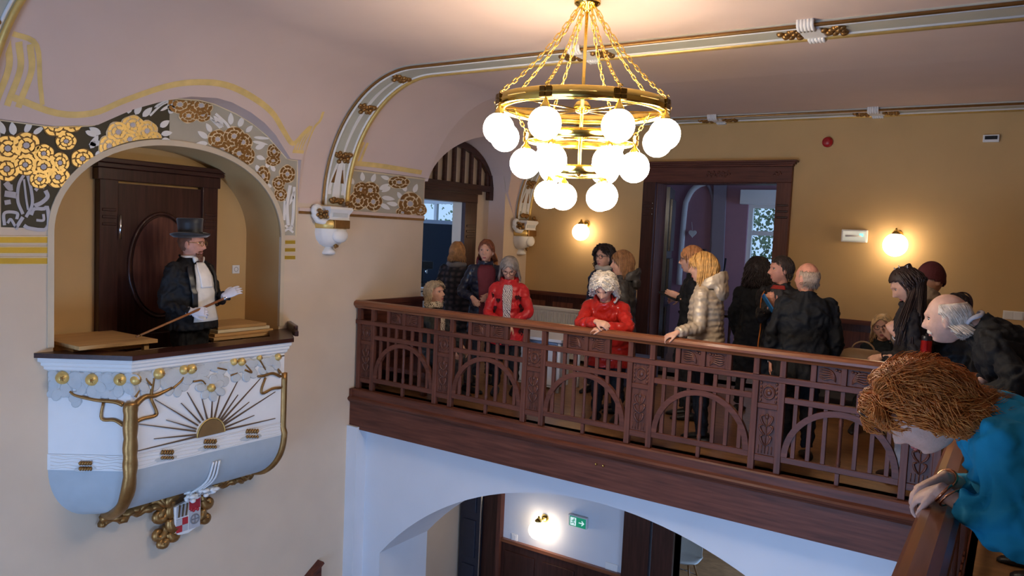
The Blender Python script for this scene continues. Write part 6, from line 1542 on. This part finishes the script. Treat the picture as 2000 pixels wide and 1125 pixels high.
P = person('elderly woman with white curls in shiny red jacket leaning on the railing', (1180, 562), -14, y=6.22, H=1.58, lean=34, pitch=34, bulk=1.18, coat=REDS, coat_len=.45, puff=.10, trousers=BLKT, sleeve=.96, armR=wp(1166, 628, 5.97), armL=wp(1178, 641, 5.99), elbow=((1.2, .2, -.6), (-1.2, .2, -.6)),
           handR=dict(d=(.95, .0, -.2), n=(.2, -.6, .8), curl=.55), handL=dict(d=(-.85, -.15, -.15), n=(0, -.3, 1), curl=.55))
F, s, t = P['F'], P['s'], P['t']; face(F, s, t, WHT); hair_cap(F, s, .034, WHT, t); hair_locks(F, s, WHT, t, 460, .09, .034, .010, curl=.007, freq=15, seed=9, fringe=.045, puff=.016); hood_down(P, REDS, .95)
b = MB(); c = P['shc'] + P['up'] * .055; b.tube([c + P['rt'] * math.sin(a) * .115 + P['fl'] * math.cos(a) * .10 + P['up'] * (.03 - .03 * math.cos(a)) for a in [-2.3 + 1.3 * i / 20 for i in range(21)]], .010, 6); b.build('hood_piping', cloth('grey_piping', (170, 164, 160)), t, True)
CHP = mat('champagne_puffer', srgb(190, 172, 148), rough=.36, var=.08, scale=8, bump=.3, bscale=14, metal=.15)
P = person('woman with golden bob in champagne puffer jacket holding the railing', (1374, 524), -104, va_head=-98, y=6.45, H=1.64, lean=4, bulk=1.12, coat=CHP, coat_len=.28, puff=.048, trousers=BLKT, armL=wp(1322, 650, 6.0), elbow=((.35, .5, -.75), (0, 1, -.3)), handL=dict(d=(-.75, -.35, -.35), n=(-.2, -.45, 1), curl=.55, side=-1), belly=1.1)
F, s, t = P['F'], P['s'], P['t']; face(F, s, t, BLD); hair_cap(F, s, .022, BLD, t); hair_locks(F, s, BLD, t, 280, .17, .026, .0095, seed=10, fringe=.085, puff=.006); hood_down(P, CHP, 1.15)
P = person('person with ginger hair in black coat holding a dark folder behind the champagne jacket', (1352, 508), -92, y=7.25, coat=BLK, coat_len=.65, trousers=BLKT, armL=wp(1326, 577, 7.2), armR=wp(1328, 580, 7.45), handL=dict(d=(-.9, -.2, .1), n=(-.2, -.9, -.2), curl=.3))
F, s, t = P['F'], P['s'], P['t']; GG = hairmat('strawberry_hair', (196, 134, 84)); face(F, s, t, GG, glasses=mat('dark_frame', (.03, .02, .02), var=0)); hair_cap(F, s, .018, GG, t); hair_locks(F, s, GG, t, 220, .12, .02, .009, seed=11, fringe=.08)
c = ony(1308, 578, 7.22); fo = thing('dark_folder', 'dark folder in the hands of the ginger-haired person in the doorway', 'folder', c); R = Matrix.Rotation(.35, 3, 'Y'); b = MB(); b.cbox(c, (.20, .14, .016), R); b.build('cover', BLKT, fo, bevel=.003); b = MB(); b.cbox(c, (.19, .136, .010), R); b.build('pages', GREYL, fo)
P = person('person with a dark hair bun in the pink room behind the champagne jacket', (1376, 512), 150, y=9.9, H=1.66, coat=BLK2, coat_len=.5, trousers=JEAN)
F, s, t = P['F'], P['s'], P['t']; hair_cap(F, s, .014, DCU, t); hair_locks(F, s, DCU, t, 150, .10, .015, .008, seed=12); b = MB(); c = F(0, -.05, .135); r = random.Random(3)
for i in range(24): b.tube([c + Vector((r.uniform(-.03, .03), r.uniform(-.03, .03), r.uniform(-.03, .03))) for _ in range(4)], [.008, .012, .012, .006], 5)
b.ball(c, .038, 12, 8); b.build('hair_bun', DCU, t, True)
P = person('woman with long dark wavy hair in black coat seen from behind in the doorway', (1480, 528), 160, y=8.0, bulk=1.06, coat=BLK, coat_len=.85, trousers=BLKT, flare=1.2)
F, s, t = P['F'], P['s'], P['t']; hair_cap(F, s, .026, DCU, t); hair_locks(F, s, DCU, t, 330, .26, .032, .011, curl=.012, freq=12, seed=13, puff=.012)
DBR = hairmat('short_dark_brown_hair', (58, 44, 36))
P = person('man with short dark hair in black jacket with orange strap holding blue booklet', (1527, 527), -28, va_head=-72, y=7.25, female=False, coat=BLK2, coat_len=.35, trousers=BLKT, skin=SKINR, armR=wp(1508, 598, 7.0), elbow=(None, (-.5, .3, -1)), handR=dict(d=(-.1, -.35, .75), n=(.3, -.85, -.2), curl=.6))
F, s, t = P['F'], P['s'], P['t']; face(F, s, t, DBR, lip=LIPM); hair_cap(F, s, .008, DBR, t, line=.06); hair_locks(F, s, DBR, t, 260, .045, .008, .006, seed=14, fringe=.035, line=.06)
panel(P, .30, 1.02, .28, .34, .012, cloth('dark_grey_tee', (56, 54, 58)), 'tee_shirt'); panel(P, 1.02, 1.09, .5, .6, .002, cloth('red_neckband', (150, 40, 30)), 'neckband'); ORG = mat('orange_strap', srgb(206, 112, 34), rough=.6, var=.05)
b = MB(); b.tube([P['S'](z, .62 + .06 * math.sin(z * 3), .018) for z in [-.34 + 1.30 * i / 20 for i in range(21)]], (.006, .011), 6); b.build('orange_zip', ORG, t, True)
b = MB(); b.tube([P['S'](z, -.05 + .1 * (z - .3) ** 2, .02) for z in [-.34 + .75 * i / 16 for i in range(17)]], .003, 5); b.build('white_cord', WHITE, t, True)
c = ony(1500, 592, 6.92); bk = thing('blue_booklet', 'blue booklet in the hand of the man with orange strap', 'booklet', c); R = Matrix.Rotation(-.62, 3, 'Y') @ Matrix.Rotation(.5, 3, 'Z'); BLUEB = mat('blue_cover', srgb(28, 96, 140), rough=.5, var=.05)
b = MB(); b.cbox(c, (.012, .10, .17), R); b.build('cover', BLUEB, bk, bevel=.002); b = MB(); b.cbox(c + R @ Vector((0, .003, 0)), (.008, .098, .165), R); b.build('pages', WHITE, bk)
THN = hairmat('thin_grey_fringe', (176, 152, 130))
P = person('bald man in plain black jacket seen from behind at the railing', (1577, 543), -168, va_head=-128, y=6.55, female=False, bulk=1.16, coat=BLK, coat_len=.40, trousers=BLKT, skin=SKINR)
F, s, t = P['F'], P['s'], P['t']; face(F, s, t, THN, lip=LIPM); hair_cap(F, s, .004, THN, t, test=lambda d: hair_ok(d) and d[2] < .45 and d[1] < .2); hair_locks(F, s, THN, t, 300, .03, .004, .003, seed=15, test=lambda d: hair_ok(d) and d[2] < .5 and d[1] < .2)
# ------------------------------------------------------------------ right group
P = person('seated blonde woman in dark coat with chin on hand under the wall lamp', (1724, 640), -8, y=8.35, H=1.62, sit=1, pitch=-4, roll=8, coat=cloth('dark_teal_coat', (28, 34, 38)), coat_len=.5, trousers=BLKT, armL=wp(1738, 660, 8.2), armR=(.1, .34, -.38), handL=dict(d=(-.2, .1, 1), n=(.5, -.8, .1), curl=.8))
F, s, t = P['F'], P['s'], P['t']; LBL = hairmat('pale_blonde_hair', (212, 176, 124)); face(F, s, t, LBL, glasses=mat('dark_frame', (.03, .02, .02), var=0)); hair_cap(F, s, .016, LBL, t); hair_locks(F, s, LBL, t, 220, .14, .02, .009, seed=16, fringe=.06)
hz = P['hips'].z - .14; ben = thing('long_bench', 'dark upholstered bench along the far wall under the seated blonde woman', 'bench', (-1.2, 8.7, 0))
b = MB(); b.box((-2.0, 8.55, hz - .08), (-.2, 9.05, hz)); b.build('seat', cloth('grey_upholstery', (62, 62, 68)), ben, bevel=.02); b = MB(); b.box((-2.0, 9.03, hz), (-.2, 9.12, hz + .42)); b.build('backrest', cloth('grey_upholstery', (62, 62, 68)), ben, bevel=.02)
for x_ in (-1.95, -.25):
    for y_ in (8.6, 9.0): b = MB(); b.box((x_ - .025, y_ - .025, 0), (x_ + .025, y_ + .025, hz - .08)); b.build('leg', WOODZ, ben)
q = ony(1685, 692, 7.9); bag = thing('tan_handbag', 'tan handbag on the lap of the seated blonde woman', 'bag', q - U3 * .10); TAN = mat('tan_leather', srgb(150, 116, 78), rough=.5, var=.15, bump=.2, bscale=20)
b = MB(); b.grid([[q + Vector((w * math.cos(a), d_ * math.sin(a), z)) for a in [2 * PI * i / 20 for i in range(20)]] for w, d_, z in ((.0, .0, -.10), (.19, .09, -.10), (.20, .10, -.03), (.17, .06, .03), (.12, .02, .05), (.0, .0, .05))], cv=True); b.build('body', TAN, bag, True)
b = MB(); b.tube([q + Vector((.10 * math.cos(a), 0, .03 + .09 * math.sin(a))) for a in [PI * i / 14 for i in range(15)]], .008, 6); b.build('handle', TAN, bag, True)
DRD = hairmat('brown_dreadlocks', (52, 36, 30))
P = person('woman with long brown dreadlocks looking down, in dark top and white jeans', (1772, 556), -88, y=6.45, H=1.70, pitch=34, lean=6, coat=cloth('brown_black_top', (34, 28, 28)), coat_len=.2, trousers=cloth('off_white_jeans', (206, 204, 208)), shoes=cloth('brown_shoe', (60, 44, 38)), armR=wp(1752, 655, 6.4), armL=(-.1, .18, -.36), handR=dict(d=(-.5, 0, .8), n=(0, -1, 0), curl=.9))
F, s, t = P['F'], P['s'], P['t']; face(F, s, t, DRD); hair_cap(F, s, .014, DRD, t); b = MB(); r = random.Random(5)
for i in range(90):
    d = Vector((r.uniform(-1, 1), r.uniform(-.85, .12), r.uniform(-.1, .95))).normalized()
    if not hair_ok(d): d = Vector((d.x, -abs(d.y), abs(d.z))).normalized()
    p0 = F(*((head_point(d) + d * .012) * s)); e = Vector((d.x * 1.15, d.y * .7 - .05, -.25)).normalized(); p1 = F(*((head_point(e) + e * .022) * s)); L_ = r.uniform(.22, .42); sw = P['fw'] * r.uniform(-.02, .10) - P['rt'] * (r.uniform(.08, .17) if d.x < .3 else r.uniform(-.1, 0))
    b.tube(catmull([p0, lerp(p0, p1, .5) + F.d(*(d * .02)), p1, p1 - U3 * L_ * .5 + sw * .5, p1 - U3 * L_ + sw], 12), [.0075 * (1 - .3 * k / 11) for k in range(12)], 5)
b.build('dreadlocks', DRD, t, True)
b = MB(); c = F(0, -.06, .115)
for i in range(16): a = i * .7; b.tube([c + F.d(.03 * math.cos(a + k), .03 * math.sin(a + k), .012 * math.sin(i + k)) for k in (0, .6, 1.2, 1.8)], .009, 5)
b.build('topknot', DRD, t, True)
b = MB()
for i in range(9): d = Vector((-.3 + .12 * (i % 3), .1 - .2 * (i // 3), .9 - .22 * (i // 3))).normalized(); b.ball(F(*((head_point(d) + d * .021) * s)), .0055, 7, 5)
b.build('hair_beads', mat('silver_beads', (.7, .7, .72), rough=.3, metal=.8, var=0), t, True)
b = MB(); b.tube([P['wR'], lerp(P['wR'], P['eR'], .5), P['eR']], [.040, .046, .052], 12); b.build('white_sleeve', cloth('white_knit', (198, 198, 206)), t, True)
q = ony(1808, 688, 6.0); q.z = 1.068; th = thing('thermos_flask', 'red steel thermos flask with black lid beside the dreadlocked woman', 'flask', q - U3 * .11)
b = MB(); b.lathe(q, [(0, -.11), (.034, -.11), (.036, -.10), (.036, .06), (.033, .075)], 20); b.build('body', mat('red_steel', srgb(170, 28, 26), rough=.2, metal=.6, var=.03), th, True)
b = MB(); b.lathe(q, [(.034, .072), (.034, .10), (.03, .105), (.012, .106), (.012, .118), (0, .118)], 18); b.build('lid', BLACKP, th, True)
P['t'] and None
BEA = cloth('burgundy_knit', (88, 36, 38), bump=.5, bscale=60); BEI = cloth('beige_parka', (150, 130, 108))
P = person('person in burgundy beanie and beige parka with blue lining behind the dreadlocks', (1818, 545), 140, y=7.2, H=1.70, coat=BEI, coat_len=.5, trousers=JEAN)
F, s, t = P['F'], P['s'], P['t']; hair_cap(F, s, .018, BEA, t, name='beanie', test=lambda d: d[2] > -.15 - .25 * d[1]); hood_down(P, BEI, 1.15); torus_scarf(P, cloth('turquoise_lining', (40, 140, 176)), th=.026, lift=.03, r=.075)
P = person('person with dark hair and patterned headband behind the old man in black', (1868, 606), 150, y=6.7, H=1.55, pitch=10, coat=BLK2, coat_len=.5, trousers=BLKT)
F, s, t = P['F'], P['s'], P['t']; hair_cap(F, s, .016, DCU, t); hair_locks(F, s, DCU, t, 200, .12, .018, .008, seed=18)
b = MB(); b.tube([F(.092 * math.sin(a), .02 + .03 * math.cos(a), .02 + .125 * math.cos(a)) for a in [-1.7 + 3.4 * i / 20 for i in range(21)]], (.018, .006), 8, up=F.f); b.build('headband', mat('patterned_band', srgb(60, 34, 34), rough=.7, var=.7, scale=60), t, True)
WFR = hairmat('white_side_hair', (226, 212, 196)); WHTSET.append(WFR)
P = person('balding old man with white moustache in black coat leaning over the side railing', (1852, 622), -92, va_head=-96, y=5.05, H=1.76, female=False, lean=42, neck=78, pitch=10, bulk=1.22, coat=BLK, coat_len=.55, trousers=BLKT, skin=SKINP, armL=('w', Vector((-.16, 4.80, 1.0))), armR=('w', Vector((-.16, 5.30, 1.0))), elbow=((.8, -.8, -.2), (.8, .8, -.2)), head_scale=1.15)
F, s, t = P['F'], P['s'], P['t']; face(F, s, t, WFR, lip=LIPM); tst = lambda d: hair_ok(d) and d[2] < .55 and d[1] < .28; hair_cap(F, s, .006, WFR, t, test=tst); hair_locks(F, s, WFR, t, 420, .06, .008, .0035, seed=19, test=tst, back=1.6)
b = MB()
for k in range(3): b.tube(catmull([F(x_ * s, (y_ + .001 * k) * s, (z_ - .004 * k) * s) for x_, y_, z_ in ((-.032, .071, -.060), (-.018, .084, -.054), (0, .090, -.051), (.018, .084, -.054), (.032, .071, -.060))], 12), [(.002 + .003 * math.sin(PI * i / 11)) * s for i in range(12)], 6)
b.build('moustache', WFR, t, True)
torus_scarf(P, cloth('white_collar', (200, 198, 202)), name='shirt_collar', th=.014, r=.062, lift=.085)
# ------------------------------------------------------------------ woman in turquoise, nearest
TUR = cloth('turquoise_knit', (12, 150, 192), rough=.75, var=.05, bump=.12, bscale=40); CAR = hairmat('copper_blonde_hair', (206, 122, 54), rough=.42)
P = person('woman with copper blonde hair in turquoise sweater bending over the side railing', (1800, 806), -92, va_head=-86, y=2.85, H=1.68, lean=46, neck=100, pitch=44, bulk=1.30, coat=TUR, coat_len=.95, trousers=BLKT, skin=SKINP, vox=.0050, sleeve=.80, collar=False, flare=1.18,
           armL=('w', Vector((-.165, 2.72, 1.01))), armR=('w', Vector((-.17, 2.92, 1.00))), elbow=((.5, -.35, -1), (.6, .5, -.7)), handL=dict(d=(-.55, .45, -.45), n=(-.4, -.3, .9), curl=.55, side=-1), handR=dict(d=(-.6, -.25, -.4), n=(-.4, .2, .9), curl=.5))
F, s, t = P['F'], P['s'], P['t']; face(F, s, t, CAR)
thick = lambda d: hair_ok(d, .06); hair_cap(F, s, .036, CAR, t, test=thick); hair_locks(F, s, CAR, t, 4800, .10, .044, .0021, curl=.013, freq=9, seed=20, fringe=.075, puff=.030, sides=3, back=1.1, test=thick)
HL = hairmat('honey_highlight_hair', (216, 144, 72), rough=.42); hair_locks(F, s, HL, t, 1500, .10, .046, .0019, curl=.013, freq=9, seed=21, fringe=.08, puff=.024, sides=3, back=1.5, test=thick, name='highlight_locks')
b = MB()
for sx in (-1, 1):
    b.tube([F((sx * .040 + .032 * math.cos(a)) * s, (.118 + .012 * math.sin(a)) * s, (.088 + .022 * math.sin(a)) * s) for a in [2 * PI * i / 18 for i in range(18)]], .004, 6, closed=True); b.tube([F(sx * .070 * s, .112 * s, .092 * s), F(sx * .108 * s, .03 * s, .055 * s), F(sx * .112 * s, -.02 * s, .03 * s)], .0045, 6)
    b.ball(F(sx * .040 * s, .117 * s, .088 * s), (.031, .005, .022), 12, 6, F.mat3())
b.build('sunglasses', mat('dark_tortoise', srgb(34, 22, 20), rough=.15, var=.2, coat=.5), t, True)
for w, e, k in ((P['wL'], P['eL'], 2), (P['wR'], P['eR'], 1)):
    d = (e - w).normalized(); u = d.orthogonal().normalized(); v = d.cross(u)
    for i in range(k):
        c = lerp(w, e, .06 + .10 * i); b = MB(); b.tube([c + (u * math.cos(a) + v * math.sin(a)) * (.032 + .004 * i) + d * .012 * math.sin(a + i) for a in [2 * PI * j / 24 for j in range(24)]], .0035 if i else .005, 6, closed=True); b.build('bracelet', mat('rose_gold', srgb(206, 146, 110), rough=.2, metal=1, var=0), t, True)
